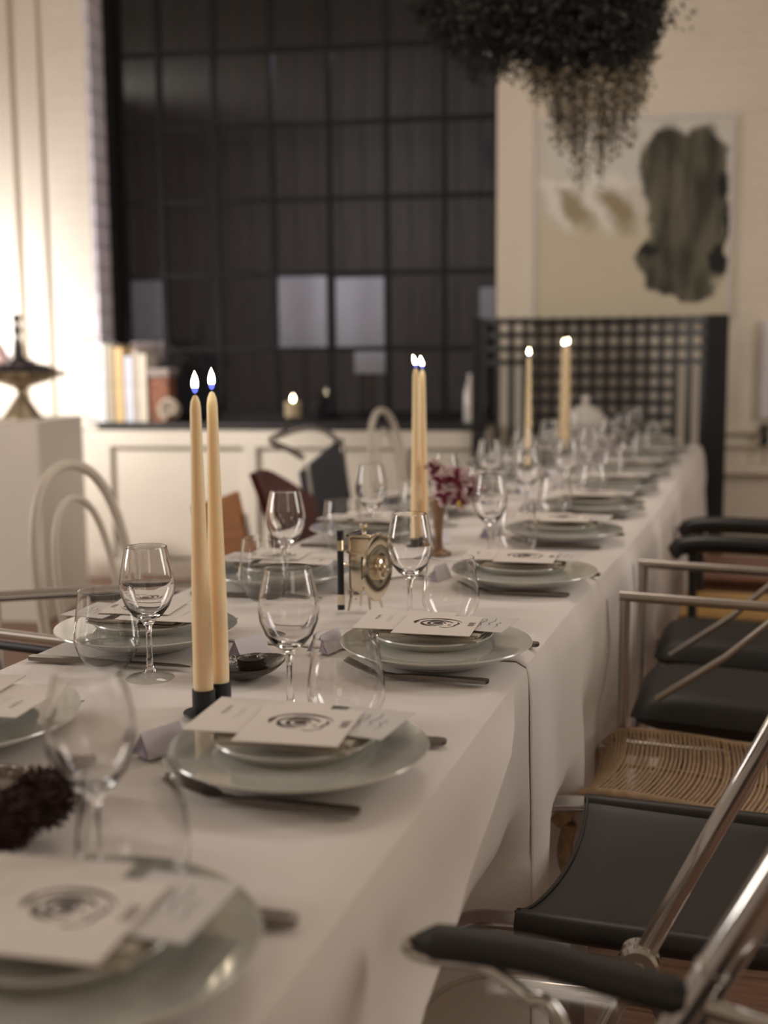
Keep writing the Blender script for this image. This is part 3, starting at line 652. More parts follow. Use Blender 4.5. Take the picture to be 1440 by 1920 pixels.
for z in (.0078, .138): MB().lathe([(0, -.001), (.0065, -.001), (.0065, .007), (0, .008)], 16, c=(hx, hy, z-.003)).build('handle_cap', M['black'], g_, True)
MB().tube([(hx, hy, .082), (hx+.02, hy+.016, .082), (-.026, 0, .082)], .0032, 8).build('crank', M['brass'], g_, True)
# serving spoon behind
p = at(735, 1088, TT); s_ = thing('spoon', (p.x, p.y, TT), R(38), 'dark spoon lying behind the brass grinder', 'spoon')
MB().tube([(-.05, 0, .003), (0, 0, .004), (.05, 0, .006)], .0025, 8, rr=[.004, .0025, .0022]).build('handle', M['cutlery'], s_, True)
b = MB(); b.sphere((.068, 0, .007), .02, sc=(1, .68, .25), seg=18, rings=10); b.build('bowl', M['cutlery'], s_, True)
# flower vase
p = at(822, 1040, TT); vz = thing('bud_vase', (p.x, p.y, TT), 0, 'slender brown metal bud vase holding the orchid', 'vase')
MB().lathe([(0, 0), (.028, 0), (.030, .004), (.022, .008), (.010, .016), (.0085, .04), (.012, .08), (.017, .115), (.0185, .122), (.0165, .123), (.013, .10), (.004, .05), (0, .045)], 32).build('vase_body', M['bronze'], vz, True)
MB().lathe([(.0175, .119), (.0215, .122), (.0205, .126), (.0165, .125)], 28, close=True).build('vase_lip', M['bronze'], vz, True)
orc = thing('orchid', (p.x, p.y, TT+.05), 0, 'blush and burgundy spotted orchid spray in the bud vase', 'flower')
stem_pts = smooth_path([(0, 0, 0), (.004, 0, .09), (.02, .01, .13), (.045, .02, .135), (.07, .02, .115)])
MB().tube(stem_pts, .0022, 8).build('stem', M['green'], orc, True)
rp = random.Random(21)
def petal(base, d, ln, wd, mt_, name):
    d = Vector(d).normalized(); sd = d.cross(Vector((0, -1, .3))).normalized(); nn = d.cross(sd)
    MB().grid(lambda u, v: Vector(base)+d*(ln*u)+sd*(wd*(v-.5)*2*math.sin(math.pi*(.12+.85*u))**.8)+nn*(.25*ln*u*u+.2*wd*abs(v-.5)*2)+nn*(.003*math.sin(u*9+v*7)), 7, 6, .0008).build(name, mt_, orc, True)
for k, (bx, by, bz, sc) in enumerate(((.012, -.012, .115, 1.0), (.045, -.01, .122, 1.15), (.075, 0, .100, 1.0), (.02, -.02, .085, .9), (.052, -.02, .080, .9), (-.008, 0, .142, .8))):
    for q in range(5):
        a = R(90+72*q)+k*.5; petal((bx, by, bz), (math.cos(a), -.25, math.sin(a)), .030*sc, .012*sc, M['petal'], 'petal')
    for q in range(3):
        a = R(35+110*q)+k*.8; petal((bx, by-.006, bz), (math.cos(a), -.5, math.sin(a)), .022*sc, .0055*sc, M['petal2'], 'lip_petal')
MB().sphere((.055, -.025, .070), .008, seg=10, rings=8).build('stamen', M['yellow'], orc, True)
# lidded tureen
p = at(1097, 838, TT); zt = zat((p.x, p.y), 741); hh = zt-TT; k = hh
tu = thing('lidded_tureen', (p.x, p.y, TT), 0, 'white porcelain lidded tureen with a round knob at the far end', 'tureen')
MB().lathe([(0, 0), (.05, 0), (.052, .012), (.045, .02), (.075, k*.22), (.102, k*.40), (.108, k*.47), (.104, k*.48), (0, k*.45)], 40).build('tureen_bowl', M['porcelain'], tu, True)
MB().lathe([(.108, k*.48), (.110, k*.50), (.100, k*.55), (.070, k*.70), (.035, k*.80), (.014, k*.83), (.012, k*.87), (0, k*.88)], 40).build('lid', M['porcelain'], tu, True)
MB().lathe([(0, k*.86), (.016, k*.88), (.024, k*.93), (.020, k*.985), (0, k)], 24).build('knob', M['porcelain'], tu, True)
# tray with maroon flowers, near left
TX_, TYe = -.652, 1.045
ty = thing('narrow_tray', (-.735, .70, TT), 0, 'narrow grey hammered tray of maroon flowers at the left edge', 'tray')
w, ln = .165, .69
b = MB(); b.box((0, 0, .004), (w, ln, .005), bev=.002); b.build('tray_base', M['tray'], ty)
for sx in (-1, 1): MB().box((sx*(w/2+.002), 0, .010), (.008, ln+.012, .018), bev=.003, ry=sx*.25).build('tray_rim', M['tray'], ty)
for sy in (-1, 1): MB().box((0, sy*(ln/2+.002), .010), (w+.01, .008, .018), bev=.003, rx=-sy*.25).build('tray_rim', M['tray'], ty)
b = MB()
for i in range(58): b.sphere((w/2+.004, -ln/2+ln*i/57, .019), .0035, seg=8, rings=6)
b.build('beaded_edge', M['tray'], ty, True)
fl_l = ['maroon pompon flower at the far end of the tray', 'maroon pompon flower cut by the left edge of the picture', 'maroon pompon flower behind the others on the tray', 'maroon pompon flower nearest the camera on the tray']
_a = at(76, 1512, TT+.03); _b = at(4, 1552, TT+.03)
fps = [(_a.x, _a.y), (_b.x, _b.y), (_a.x-.065, _a.y-.03), (_b.x-.005, _b.y-.085)]
fr_ = random.Random(2); b = MB()
b.sphere((0, 0, .030), .026, seg=18, rings=12, jit=.05, rnd=fr_)
core = b
pt = MB()
for k in range(420):
    a = fr_.uniform(0, 6.283); c_ = fr_.uniform(-.75, 1); s2 = math.sqrt(1-c_*c_); d = Vector((s2*math.cos(a), s2*math.sin(a), c_)); sd = d.cross(Vector((fr_.uniform(-1, 1), fr_.uniform(-1, 1), fr_.uniform(-1, 1)))).normalized()
    q = Vector((0, 0, .030))+d*.023; e = q+d*fr_.uniform(.006, .012)+sd*.003
    pt.add([q+sd*.0028, q-sd*.0028, e+d.cross(sd)*.001, e-d.cross(sd)*.001], [(0, 1, 2), (1, 0, 3), (0, 2, 3), (1, 3, 2)])
po = None
for k, (x, y) in enumerate(fps):
    if po is None:
        po = thing('pompon_flower', (x, y, TT+.006), 0, fl_l[0], 'flower', 'maroon flowers on the tray'); core.build('flower_head', M['pompon'], po, True); q = pt.build('petals', M['pompon'], po); q['kind'] = 'stuff'
    else: dup(po, (x, y, TT+.006), k*1.3, fl_l[k], 'flower', 'maroon flowers on the tray')

# ------------------------------------------------------------------ right-hand chairs (they face the table, towards -x)
def pad(b, pts, w, h, seg=14):                           # oval bar swept along a path
    return b
# chrome armchairs with thick black cushions
def arm_chair(arms=True):
    t = thing('armchair' if arms else 'side_chair', (0, 0, 0)); w = .385; r = .0105
    for k, y in enumerate((0.0, w)):
        sg = 1 if k else -1
        MB().tube([(0, y, .005), (0, y, .705 if arms else .42), ], r, 12).build('front_leg', M['satin'], t, True)
        if arms: MB().tube([(-.0105, y, .712), (.30, y, .705), (.52, y, .685)], r, 12).build('arm_rail', M['satin'], t, True)
        if arms: MB().tube([(.065, y+.012*sg*-1, .50), (.20, y-.006*sg, .600), (.305, y, .70)], .0075, 10).build('strut', M['satin'], t, True)
        MB().tube([(.52, y, .690), (.50, y, .35), (.47, y, .005)], r, 12).build('rear_leg', M['satin'], t, True)
        MB().tube([(0, y, .405), (.5, y, .395)], r*.9, 10).build('side_rail', M['satin'], t, True)
    MB().tube([(.012, 0, .400), (.012, w, .400)], r*.8, 10).build('stretcher', M['satin'], t, True)
    def cu(u, v, top):
        x = .012+.47*u; y = w/2+(v-.5)*(w-.045); e = (1-abs(2*u-1)**5)*(1-abs(2*v-1)**4); z = .455+(.058*max(e, 0)**.5 if top else -.045*max(e, 0)**.5)-.02*u; return (x, y, z)
    b = MB(); b.grid(lambda u, v: cu(u, v, True), 24, 20); b.grid(lambda u, v: cu(1-u, v, False), 24, 20); b.build('seat', M['vinyl'], t, True)
    b = MB(); b.grid(lambda u, v: (.50+.05*u-.03*math.cos((v-.5)*3.0), w/2+(v-.5)*(w-.03), .60+.34*u), 12, 16, .035); b.build('backrest', M['vinyl'], t, True)
    MB().tube([(.50, .006, .69), (.53, .02, .78), (.56, .05, .93)], r*.9, 10).build('back_post', M['satin'], t, True)
    MB().tube([(.50, w-.006, .69), (.53, w-.02, .78), (.56, w-.05, .93)], r*.9, 10).build('back_post', M['satin'], t, True); return t
A1 = yp(1172, 1112, 2.405)
a1 = arm_chair(); a1.location = (A1.x, 2.405, 0); tag(a1, 'grey metal armchair with thick black seat, directly behind the woven cord seat', 'chair')
a2 = arm_chair(False); a2.location = (yp(1215, 1200, 2.92).x, 2.90, 0); tag(a2, 'armless chair with thick black seat, behind the grey metal armchair', 'chair')

# sling seat cantilever chair
sl = thing('sling_chair', (0, 0, 0), 0, 'chrome cantilever chair with a black leather sling seat hooked over its rails', 'chair')
yn, yf, zs = 1.50, 1.945, .447; x0 = yp(965, 1710, yn).x; x0f = yp(1095, 1522, yf).x
for y, xs, nm in ((yn, x0, 0), (yf, x0f, 1)):
    pts = smooth_path([(xs+.52, y, .90), (xs+.44, y, .62), (xs+.40, y, .47), (xs+.30, y, zs-.002), (xs+.1, y, zs), (xs, y, zs), (xs-.07, y, zs-.012), (xs-.135, y, zs-.065), (xs-.165, y, zs-.15), (xs-.155, y, zs-.26), (xs-.10, y, zs-.38), (xs-.02, y, .025), (xs+.12, y, .014), (xs+.45, y, .014)], 6)
    MB().tube(pts, .0135, 12, flat=1.25).build('side_tube', M['chrome'], sl, True)
MB().tube([(x0+.45, yn, .014), (x0f+.45, yf, .014)], .0125, 12).build('floor_bar', M['chrome'], sl, True)
def slx(u, v):
    xa = x0+(x0f-x0)*v; return xa+.46*u
def slp(u, v):
    y = yn+(yf-yn)*v; sag = 4*v*(1-v); return (slx(u, v)+(.020*sag*(1-u)), y, zs+.016-.026*sag**.6-.01*u)
b = MB(); b.grid(slp, 20, 24, .004); b.build('sling_seat', M['leather'], sl, True)
for y, xs in ((yn, x0), (yf, x0f)):
    MB().tube([(xs+.002, y, zs), (xs+.15, y, zs-.001), (xs+.30, y, zs-.002), (xs+.40, y, zs+.004)], .0178, 16).build('leather_sleeve', M['leather'], sl, True)
b = MB(); b.tube([Vector(slp(.012, v/20))+Vector((0, 0, .002)) for v in range(21)], .0022, 6); b.build('piping', M['leather'], sl, True)
b = MB(); b.grid(lambda u, v: (slx(1, v)-.02+.10*u-.02*math.sin(math.pi*v), yn+(yf-yn)*v, .56+.30*u), 12, 12, .004); b.build('backrest', M['leather'], sl, True)

# woven cord chair
wc = thing('cord_chair', (0, 0, 0), 0, 'grey steel chair with a tan woven cord seat, behind the black sling seat', 'chair')
cy0, cy1, cz = 2.015, 2.385, .435
def cfr(u, v):                                           # seat surface, u from front (table) to back, v from near to far
    xf = -.335+.02*math.sin(math.pi*v)+.02*v; x = xf+.44*u
    roll = max(0, .16-u)/.16
    return Vector((x+.012*roll, cy0+(cy1-cy0)*v-.012*(u)*(1-v), cz-.055*roll**1.8-.012*u+.006*math.sin(math.pi*min(1, u*1.6))-.008*math.sin(math.pi*v)))
b = MB()
for i in range(54):
    u = .01+.98*i/53
    jj = rn.uniform(-.0012, .0012)
    b.tube([cfr(u, v/8)+Vector((jj, 0, .006)) for v in range(9)], .0024, 6)
q = b.build('woven_seat', M['cord'], wc, True); q['kind'] = 'stuff'
b = MB(); b.tube([cfr(u/20, .5)+Vector((0, 0, .002)) for u in range(21)], .0045, 8, flat=.8); b.build('cross_binding', M['cord'], wc, True)
for v, nm in ((0, 'near'), (1, 'far')):
    b = MB(); b.tube([cfr(u/24, v) for u in range(25)], .0150 if v == 0 else .010, 12); b.build('wrapped_rail', M['cord'], wc, True)
    pts = smooth_path([cfr(0, v)+Vector((.02, 0, .0)), cfr(0, v)+Vector((.012, 0, -.06)), cfr(0, v)+Vector((.03, 0, -.11))], 5); MB().tube(pts, .013, 10).build('wrapped_front', M['cord'], wc, True)
    fx = -.285; yy = cy0+.01 if v == 0 else cy1-.01
    MB().box((fx, yy, .205), (.030, .012, .41), bev=.003).build('leg', M['satin'], wc)
    MB().box((.118, yy, .42), (.030, .012, .84), bev=.003).build('leg', M['satin'], wc)
    MB().box((-.085, yy, .405), (.40, .010, .025), bev=.003).build('side_bar', M['satin'], wc)
MB().box((.12, (cy0+cy1)/2, .79), (.02, cy1-cy0-.03, .05), bev=.008).build('top_rail', M['satin'], wc)
b = MB()
for i in range(34): b.tube([(.118, cy0+.02+(cy1-cy0-.04)*i/33, .50), (.128, cy0+.02+(cy1-cy0-.04)*i/33, .78)], .0024, 6)
q = b.build('woven_back', M['cord'], wc, True); q['kind'] = 'stuff'

# amber cushioned chair with black arms, and a red-brown wooden chair beyond it
ec = thing('padded_arm_chair', (0, 0, 0), 0, 'tan seated chair with black padded arms beyond the two metal armchairs', 'chair')
ex = -.225
for y in (3.42, 3.80):
    z_ = .645
    MB().tube(smooth_path([(ex+.02, y, z_-.01), (ex+.005, y, z_+.004), (ex+.08, y, z_+.018), (ex+.3, y, z_+.016), (ex+.5, y, z_+.01)], 5), .026, 14, flat=1.2).build('arm_pad', M['black'], ec, True)
    MB().tube([(ex+.045, y, .66), (ex+.05, y, .40), (ex+.03, y, .005)], .013, 10).build('front_leg', M['black'], ec, True)
    MB().tube([(ex+.48, y, .88), (ex+.46, y, .40), (ex+.49, y, .005)], .013, 10).build('rear_leg', M['black'], ec, True)
b = MB(); b.box((ex+.25, 3.61, .425), (.48, .40, .055), bev=.022); b.build('seat', M['tan'], ec, True)
b = MB(); b.grid(lambda u, v: (ex+.01+.48*u, 3.42+.38*v, .453+.016*math.sin(math.pi*u)*math.sin(math.pi*v)+.002), 12, 12, .012); b.build('seat_cushion', M['amber'], ec, True)
MB().box((ex+.49, 3.61, .75), (.03, .46, .24), bev=.01).build('backrest', M['tan'], ec)
rc = thing('wooden_chair', (0, 0, 0), 0, 'red-brown wooden chair seen under the black padded arm', 'chair')
for y in (4.05, 4.47):
    MB().box((-.19, y, .21), (.035, .035, .42), bev=.004).build('leg', M['darkwood'], rc); MB().box((.24, y, .42), (.035, .035, .84), bev=.004).build('leg', M['darkwood'], rc)
MB().box((.02, 4.26, .445), (.46, .46, .022), bev=.008).build('seat', M['darkwood'], rc)
MB().box((.02, 4.05, .385), (.42, .02, .09), bev=.003).build('apron', M['darkwood'], rc); MB().box((-.2, 4.26, .385), (.02, .42, .09), bev=.003).build('apron', M['darkwood'], rc)
MB().box((.245, 4.26, .79), (.022, .42, .10), bev=.005).build('top_rail', M['darkwood'], rc)

# clear acrylic folding chair
ac = thing('acrylic_chair', (0, 0, 0), 0, 'clear acrylic folding chair with chrome frame and round hinge, in the right foreground', 'chair')
YF, YN = 1.40, .98
hp = yp(1198, 1806, YF); tp = yp(1392, 1468, YF); dv = (tp-hp); sl_ = dv.z/dv.x
def plane_pt(x, Y): return Vector((x, Y, hp.z+(x-hp.x)*sl_))
nh = yp(1280, 1900, YN+.02); nt_ = yp(1440, 1660, YN+.02); sn = (nt_.z-nh.z)/(nt_.x-nh.x)
for Y, x_lo, x_hi, hx_ in ((YF, hp.x, tp.x+.20, hp.x), (YN, hp.x-.01, tp.x+.20, hp.x)):
    z_of = lambda x: hp.z+(x-hp.x)*sl_
    MB().tube([(x_lo, Y, z_of(x_lo)), ((x_lo+x_hi)/2, Y, z_of((x_lo+x_hi)/2)), (x_hi, Y, z_of(x_hi))], .0125, 14, flat=.75).build('back_tube', M['chrome'], ac, True)
    MB().tube([(hx_, Y, hp.z), (hx_-.10, Y, hp.z*.52), (hx_-.20, Y, .012)], .0125, 12, flat=.75).build('front_leg', M['chrome'], ac, True)
    MB().tube([(hx_, Y, hp.z), (hx_+.12, Y, hp.z*.5), (hx_+.23, Y, .012)], .0125, 12, flat=.75).build('rear_leg', M['chrome'], ac, True)
    rx90 = Matrix.Rotation(R(90), 3, 'X')
    b = MB(); b.lathe([(.006, -.018), (.022, -.018), (.026, -.014), (.026, -.005), (.023, -.003), (.023, .003), (.026, .005), (.026, .014), (.022, .018), (.006, .018)], 30, mt=rx90, c=(hx_, Y, hp.z), close=True); b.build('hinge_disc', M['chrome'], ac, True)
    b = MB(); b.lathe([(0, -.021), (.009, -.021), (.009, .021), (0, .021)], 16, mt=rx90, c=(hx_, Y, hp.z)); b.build('hinge_pin', M['satin'], ac, True)
    MB().tube([(hx_-.17, Y, .415), (hx_, Y, .418), (hx_+.19, Y, .41)], .008, 10).build('seat_rail', M['chrome'], ac, True)
def acs(u, v, k=0):
    a = u*2*math.pi; return a
sx0, sx1 = hp.x-.235, hp.x+.205; cxs, cys = (sx0+sx1)/2, (YN+YF)/2; hxs, hys = (sx1-sx0)/2, (YF-YN)/2-.02
def sup(a, k): c, s = math.cos(a), math.sin(a); e = 2/3.4; return (cxs+k*hxs*math.copysign(abs(c)**e, c), cys+k*hys*math.copysign(abs(s)**e, s))
def acseat(u, v):
    a = 2*math.pi*v; k = u; x, y = sup(a, k); z = .428+.012*k**6-.018*(1-k*k)*0+.012*(x-cxs)/hxs*-.5; return (x, y, z)
b = MB(); b.grid(acseat, 10, 64); b.build('clear_seat', M['acrylic'], ac, True)
b = MB(); ring = [Vector((*sup(2*math.pi*i/72, 1.0), .440-.006*(sup(2*math.pi*i/72, 1.0)[0]-cxs)/hxs)) for i in range(72)]; b.tube(ring, .0035, 8, closed=True); b.build('seat_lip', M['acrylic'], ac, True)
def acback(u, v):
    xx = hp.x+.145+.15*u; wv = (YF-.015-(YN+.015)); y = YN+.015+wv*v; rr_ = .03*(1-min(1, 8*v*(1-v)))
    return (xx+.035*math.sin(math.pi*v)-.0, y, hp.z+(xx-hp.x)*sl_*1.0-.008)
b = MB(); b.grid(acback, 12, 20, .004); b.build('clear_back', M['acrylic'], ac, True)

# nearest chrome armchair with black padded arm
nc = thing('padded_chrome_chair', (0, 0, 0), 0, 'chrome tube armchair with black padded arm, nearest at the lower right', 'chair')
YA = .93
P = [yp(x, y, YA) for x, y in ((778, 1764), (860, 1770), (1000, 1792), (1120, 1826), (1285, 1872))]
b = MB(); pp = smooth_path(P, 8); b.tube(pp, .013, 14, flat=1.35, rr=[.006+.008*min(1, i/4)*min(1, (len(pp)-1-i)/2+.5) for i in range(len(pp))]); b.build('arm_pad', M['vinyl'], nc, True)
Q = [yp(x, y, YA) for x, y in ((1300, 1880),)]
P2 = [yp(x, y, YA+.0) for x, y in ((1060, 1806), (900, 1793), (800, 1787), (768, 1776), (775, 1768))]
zz0 = yp(760, 1772, YA)
low = [yp(x, y, YA) for x, y in ((765, 1778), (800, 1795), (885, 1802), (915, 1812), (985, 1868), (1060, 1935))]
b = MB(); b.tube(smooth_path([yp(776, 1766, YA)]+low+[low[-1]+Vector((.08, 0, -.22)), low[-1]+Vector((.10, 0, -.44))], 7), .0068, 12); b.build('front_tube', M['chrome'], nc, True)
e = yp(1290, 1876, YA); e2 = yp(1445, 1925, YA)
b = MB(); b.tube([e, e2, e2+Vector((.12, 0, -.05))], .0075, 12); b.build('arm_tube', M['chrome'], nc, True)
bt0 = yp(1225, 1985, YA); bt1 = yp(1440, 1655, YA); dd = bt1-bt0
b = MB(); b.tube([bt0-dd*1.6, bt0, bt1, bt1+dd*.7], .0125, 14); b.build('back_tube', M['chrome'], nc, True)
sc_ = bt0+dd*.52
rv = dd.normalized(); b = MB(); b.tube([bt0+dd*.50, bt0+dd*.535], .0140, 14); b.build('bolt_collar', M['satin'], nc, True)
for yy in (YA-.5,):
    MB().tube([bt0-dd*1.6+Vector((0, -.5, 0)), bt1+dd*.7+Vector((0, -.5, 0))], .0125, 12).build('back_tube', M['chrome'], nc, True)
    b = MB(); b.tube([p_+Vector((0, -.5, 0)) for p_ in pp], .013, 12, flat=1.35); b.build('arm_pad', M['vinyl'], nc, True)
    b = MB(); b.tube(smooth_path([p_+Vector((0, -.5, 0)) for p_ in [yp(776, 1766, YA)]+low+[low[-1]+Vector((.08, 0, -.22)), low[-1]+Vector((.10, 0, -.44))]], 5), .0068, 12); b.build('front_tube', M['chrome'], nc, True)
sp = low[-1]
b = MB(); b.grid(lambda u, v: (sp.x-.06+.42*u, YA-.02-.46*v, .43-.02*math.sin(math.pi*v)), 10, 10, .02); b.build('seat', M['vinyl'], nc, True)
b = MB(); b.tube([(sp.x+.02, YA, .42), (sp.x+.02, YA-.5, .42)], .009, 10); b.build('stretcher', M['chrome'], nc, True)

# ------------------------------------------------------------------ left-hand chairs (they face +x)
tc_ = thing('tub_chair', (0, 0, 0), 0, 'chrome tube armchair with a curved arm rail at the left edge', 'chair')
pa = [(-1.12, 2.40, .69), (-1.21, 2.34, .69), (-1.40, 2.25, .69), (-1.56, 2.155, .689), (-1.68, 2.06, .69), (-1.70, 1.97, .69), (-1.62, 1.905, .689), (-1.50, 1.885, .687), (-1.34, 1.865, .686), (-1.16, 1.84, .686)]
MB().tube(smooth_path(pa, 6), .0125, 12).build('arm_rail', M['chrome'], tc_, True)
MB().tube(smooth_path([Vector(p_)+Vector((0, .004, -.016)) for p_ in pa[7:]], 5), .012, 10, flat=1.2).build('arm_pad', M['black'], tc_, True)
MB().tube(smooth_path([Vector(p_)+Vector((0, -.004, -.014)) for p_ in pa[:3]], 5), .009, 10).build('arm_pad', M['black'], tc_, True)
for x, y in ((-1.56, 2.155), (-1.60, 1.90), (-1.18, 2.34), (-1.20, 1.86)): MB().tube([(x, y, .686), (x, y, .005)], .011, 10).build('leg', M['chrome'], tc_, True)
b = MB(); b.box((-1.38, 2.07, .44), (.40, .34, .05), bev=.02, rz=R(12)); b.build('seat', M['vinyl'], tc_, True)

# white bentwood chair
def bent(name, label, x, y, w, ztop, tilt, rz, group):
    t = thing(name, (x, y, 0), rz, label, 'chair', group); sh = .45
    def loop(w_, z_, d): 
        n = 24; return [(-.005-(tilt*((zz:=(sh+(z_-sh)*math.sin(math.pi*i/n)**.62))-sh)), w_/2*math.cos(math.pi*i/n)*(1+.12*math.sin(math.pi*i/n)**2), zz) for i in range(n+1)]
    MB().tube(loop(w, ztop, 0), .0135, 12).build('outer_hoop', M['bentwood'], t, True)
    MB().tube(loop(w*.62, ztop-.085, 0), .0095, 12).build('inner_hoop', M['bentwood'], t, True)
    MB().lathe([(0, .42), (.19, .42), (.205, .43), (.205, .45), (.19, .462), (0, .457)], 40, c=(.19, 0, 0)).build('seat', M['bentwood'], t, True)
    for lx, ly in ((.02, .15), (.02, -.15), (.34, .14), (.34, -.14)): MB().tube([(lx, ly, .43), (lx+(.04 if lx > .1 else -.05), ly*1.2, .005)], .013, 10, rr=[.015, .011]).build('leg', M['bentwood'], t, True)
    MB().tube([(.19+.15*math.cos(a*.2618), .15*math.sin(a*.2618), .25) for a in range(24)], .008, 8, closed=True).build('leg_ring', M['bentwood'], t, True); return t
bent('bentwood_chair', 'white bentwood chair with double hoop back beside the white plinth', -1.60, 2.64, .40, .925, .16, R(-4), 'white bentwood chairs')
bent('bentwood_chair', 'distant white bentwood chair, left of the orchid candles', -1.52, 4.98, .34, .945, .14, R(-8), 'white bentwood chairs')

# orange plywood chair
pc = thing('plywood_chair', (-1.50, 3.28, 0), 0, 'orange plywood backed chair behind the nearest candles', 'chair')
b = MB(); b.grid(lambda u, v: (-.02-.06*u+.03*math.sin(math.pi*v)*.3, -.155+.31*v, .50+.262*u+.006*v), 10, 10, .012); b.build('backrest', M['orangeply'], pc, True)
b = MB(); b.grid(lambda u, v: (.0+.40*u, -.19+.38*v, .45-.012*math.sin(math.pi*v)+.01*(1-u)), 8, 8, .012); b.build('seat', M['orangeply'], pc, True)
for sy in (-1, 1):
    MB().tube([(-.04, sy*.13, .70), (.0, sy*.14, .44), (-.04, sy*.17, .005)], .010, 10).build('leg', M['satin'], pc, True); MB().tube([(.36, sy*.15, .44), (.40, sy*.17, .005)], .010, 10).build('leg', M['satin'], pc, True)
# maroon shell chair
ml = thing('shell_chair', (-1.50, 3.70, 0), 0, 'dark maroon leather shell chair with a pointed wing', 'chair')
def shell(u, v):                                          # v across, u up
    a = (v-.45)*1.5; top = .822-.13*max(0, v-.25)**1.5*1.6; sl2 = (1-u)*.17*max(0, 1-v/.35)
    return (.0-.05*u-.10*math.cos(a*1.2)+.08, -.25+.49*v+sl2, .47+(top-.47)*u)
b = MB(); b.grid(shell, 14, 26, .022); b.build('shell', M['maroon'], ml, True)
b = MB(); b.box((.08, -.01, .455), (.40, .40, .06), bev=.025); b.build('seat', M['maroon'], ml, True)
for x, y in ((-.05, -.17), (-.05, .13), (.24, -.17), (.24, .13)): MB().tube([(x, y, .43), (x*1.15, y*1.1, .005)], .011, 10).build('leg', M['iron'], ml, True)
# slate chair with bent chrome rail
sc = thing('slate_chair', (-1.50, 4.22, 0), 0, 'slate grey fabric chair with a bent chrome tube above its back', 'chair')
b = MB(); b.grid(lambda u, v: (-.03-.05*u, -.245+.425*v, .48+u*(.295+.09*v)), 10, 12, .02); b.build('backrest', M['greyblue'], sc, True)
b = MB(); b.box((.19, -.03, .45), (.42, .42, .05), bev=.02); b.build('seat', M['greyblue'], sc, True)
lp_ = [xp(x, y, -1.5) for x, y in ((596, 858), (575, 845), (540, 828), (560, 815), (605, 803), (640, 810), (664, 832), (666, 850))]
MB().tube(smooth_path([(0.0-.06, p_.y-4.22, p_.z) for p_ in lp_], 6), .011, 12).build('bent_rail', M['chrome'], sc, True)
for sy in (-.22, .17):
    MB().tube([(-.06, sy, .80), (-.02, sy, .45), (-.05, sy, .005)], .011, 10).build('leg', M['chrome'], sc, True); MB().tube([(.36, sy, .44), (.38, sy, .005)], .011, 10).build('leg', M['chrome'], sc, True)

# ------------------------------------------------------------------ lattice chair at the head of the table
lc = thing('lattice_chair', (-.79, 6.02, 0), R(3), 'tall black curved lattice-backed chair at the far end of the table', 'chair')
TOP = zat((-.79, 6.05), 594); RW = .60
def lpos(s):                                              # s in -1..1 around the curved back
    a = s*R(74); rad = RW/math.sin(R(74)); return (rad*math.sin(a), rad*.42*(math.cos(a)-math.cos(R(74)))-.12), -a*.55
nS = 18
for i in range(nS):
    s_ = -1+2*(i+.5)/nS; s2 = math.asin(max(-1, min(1, s_*math.sin(R(74)))))/R(74)
    (x, y), a = lpos(s2)
    MB().box((0, 0, TOP/2), (.026, .014, TOP), bev=.002).build('lattice_slat', M['lattice'], lc, loc=(x, y, 0), rz=a)
rows_ = [.004+.0675*k for k in range(12)]
for k, dz in enumerate(rows_):
    z = TOP-.014-dz
    b = MB(); n = 36
    segs = [(-1, 1)] if k < 4 else [(-.62, .62)]
    for sa, sb in segs:
        pts = []
        for i in range(n+1):
            q = sa+(sb-sa)*i/n; s2 = math.asin(max(-1, min(1, q*math.sin(R(74)))))/R(74); (x, y), a = lpos(s2); pts.append((x, y+.0, z))
        vs = []; fs = []
        for x, y, zz in pts: vs += [(x, y-.009, zz-.014), (x, y+.009, zz-.014), (x, y+.009, zz+.014), (x, y-.009, zz+.014)]
        for i in range(n):
            for j in range(4): fs.append((i*4+j, i*4+(j+1) % 4, i*4+4+(j+1) % 4, i*4+4+j))
        fs += [(3, 2, 1, 0), (n*4, n*4+1, n*4+2, n*4+3)]; b.add(vs, fs)
    b.build('lattice_bar', M['lattice'], lc)
for sx in (-1, 1):
    wd = .05 if sx < 0 else .10
    MB().box((sx*(RW-wd/2+.012), -.12, TOP/2), (wd, .03, TOP), bev=.003).build('side_post', M['lattice'], lc)
b = MB(); b.box((0, .02, .40), (.86, .24, .09), bev=.01); b.build('seat_box', M['lattice'], lc); MB().box((0, .02, .455), (.82, .22, .03), bev=.012).build('seat_pad', M['greyblue'], lc, True)
b = MB(); b.box((0, .09, .20), (.98, .02, .38), bev=.003); b.build('lower_panel', M['lattice'], lc)

# ------------------------------------------------------------------ painting on the wall
u0, z1 = wpx(1003, 228, NW-.03); u1, z0 = wpx(1364, 602, NW-.03)
pm = bpy.data.materials.new('abstract_paint'); pm.use_nodes = True; nt = pm.node_tree; bs = nt.nodes['Principled BSDF']; bs.inputs['Roughness'].default_value = .7
tc = nt.nodes.new('ShaderNodeTexCoord'); N_ = nt.nodes.new; Lk = nt.links.new
sep = N_('ShaderNodeSeparateXYZ'); wn = N_('ShaderNodeTexNoise'); wn.inputs['Scale'].default_value = 9; wn.inputs['Detail'].default_value = 5
Lk(tc.outputs['Object'], wn.inputs['Vector'])
mxv = N_('ShaderNodeVectorMath'); mxv.operation = 'SCALE'; sb = N_('ShaderNodeVectorMath'); sb.operation = 'SUBTRACT'; sb.inputs[1].default_value = (.5, .5, .5)
Lk(wn.outputs['Color'], sb.inputs[0]); Lk(sb.outputs[0], mxv.inputs[0]); mxv.inputs['Scale'].default_value = .13
ad = N_('ShaderNodeVectorMath'); ad.operation = 'ADD'; Lk(tc.outputs['Object'], ad.inputs[0]); Lk(mxv.outputs[0], ad.inputs[1])
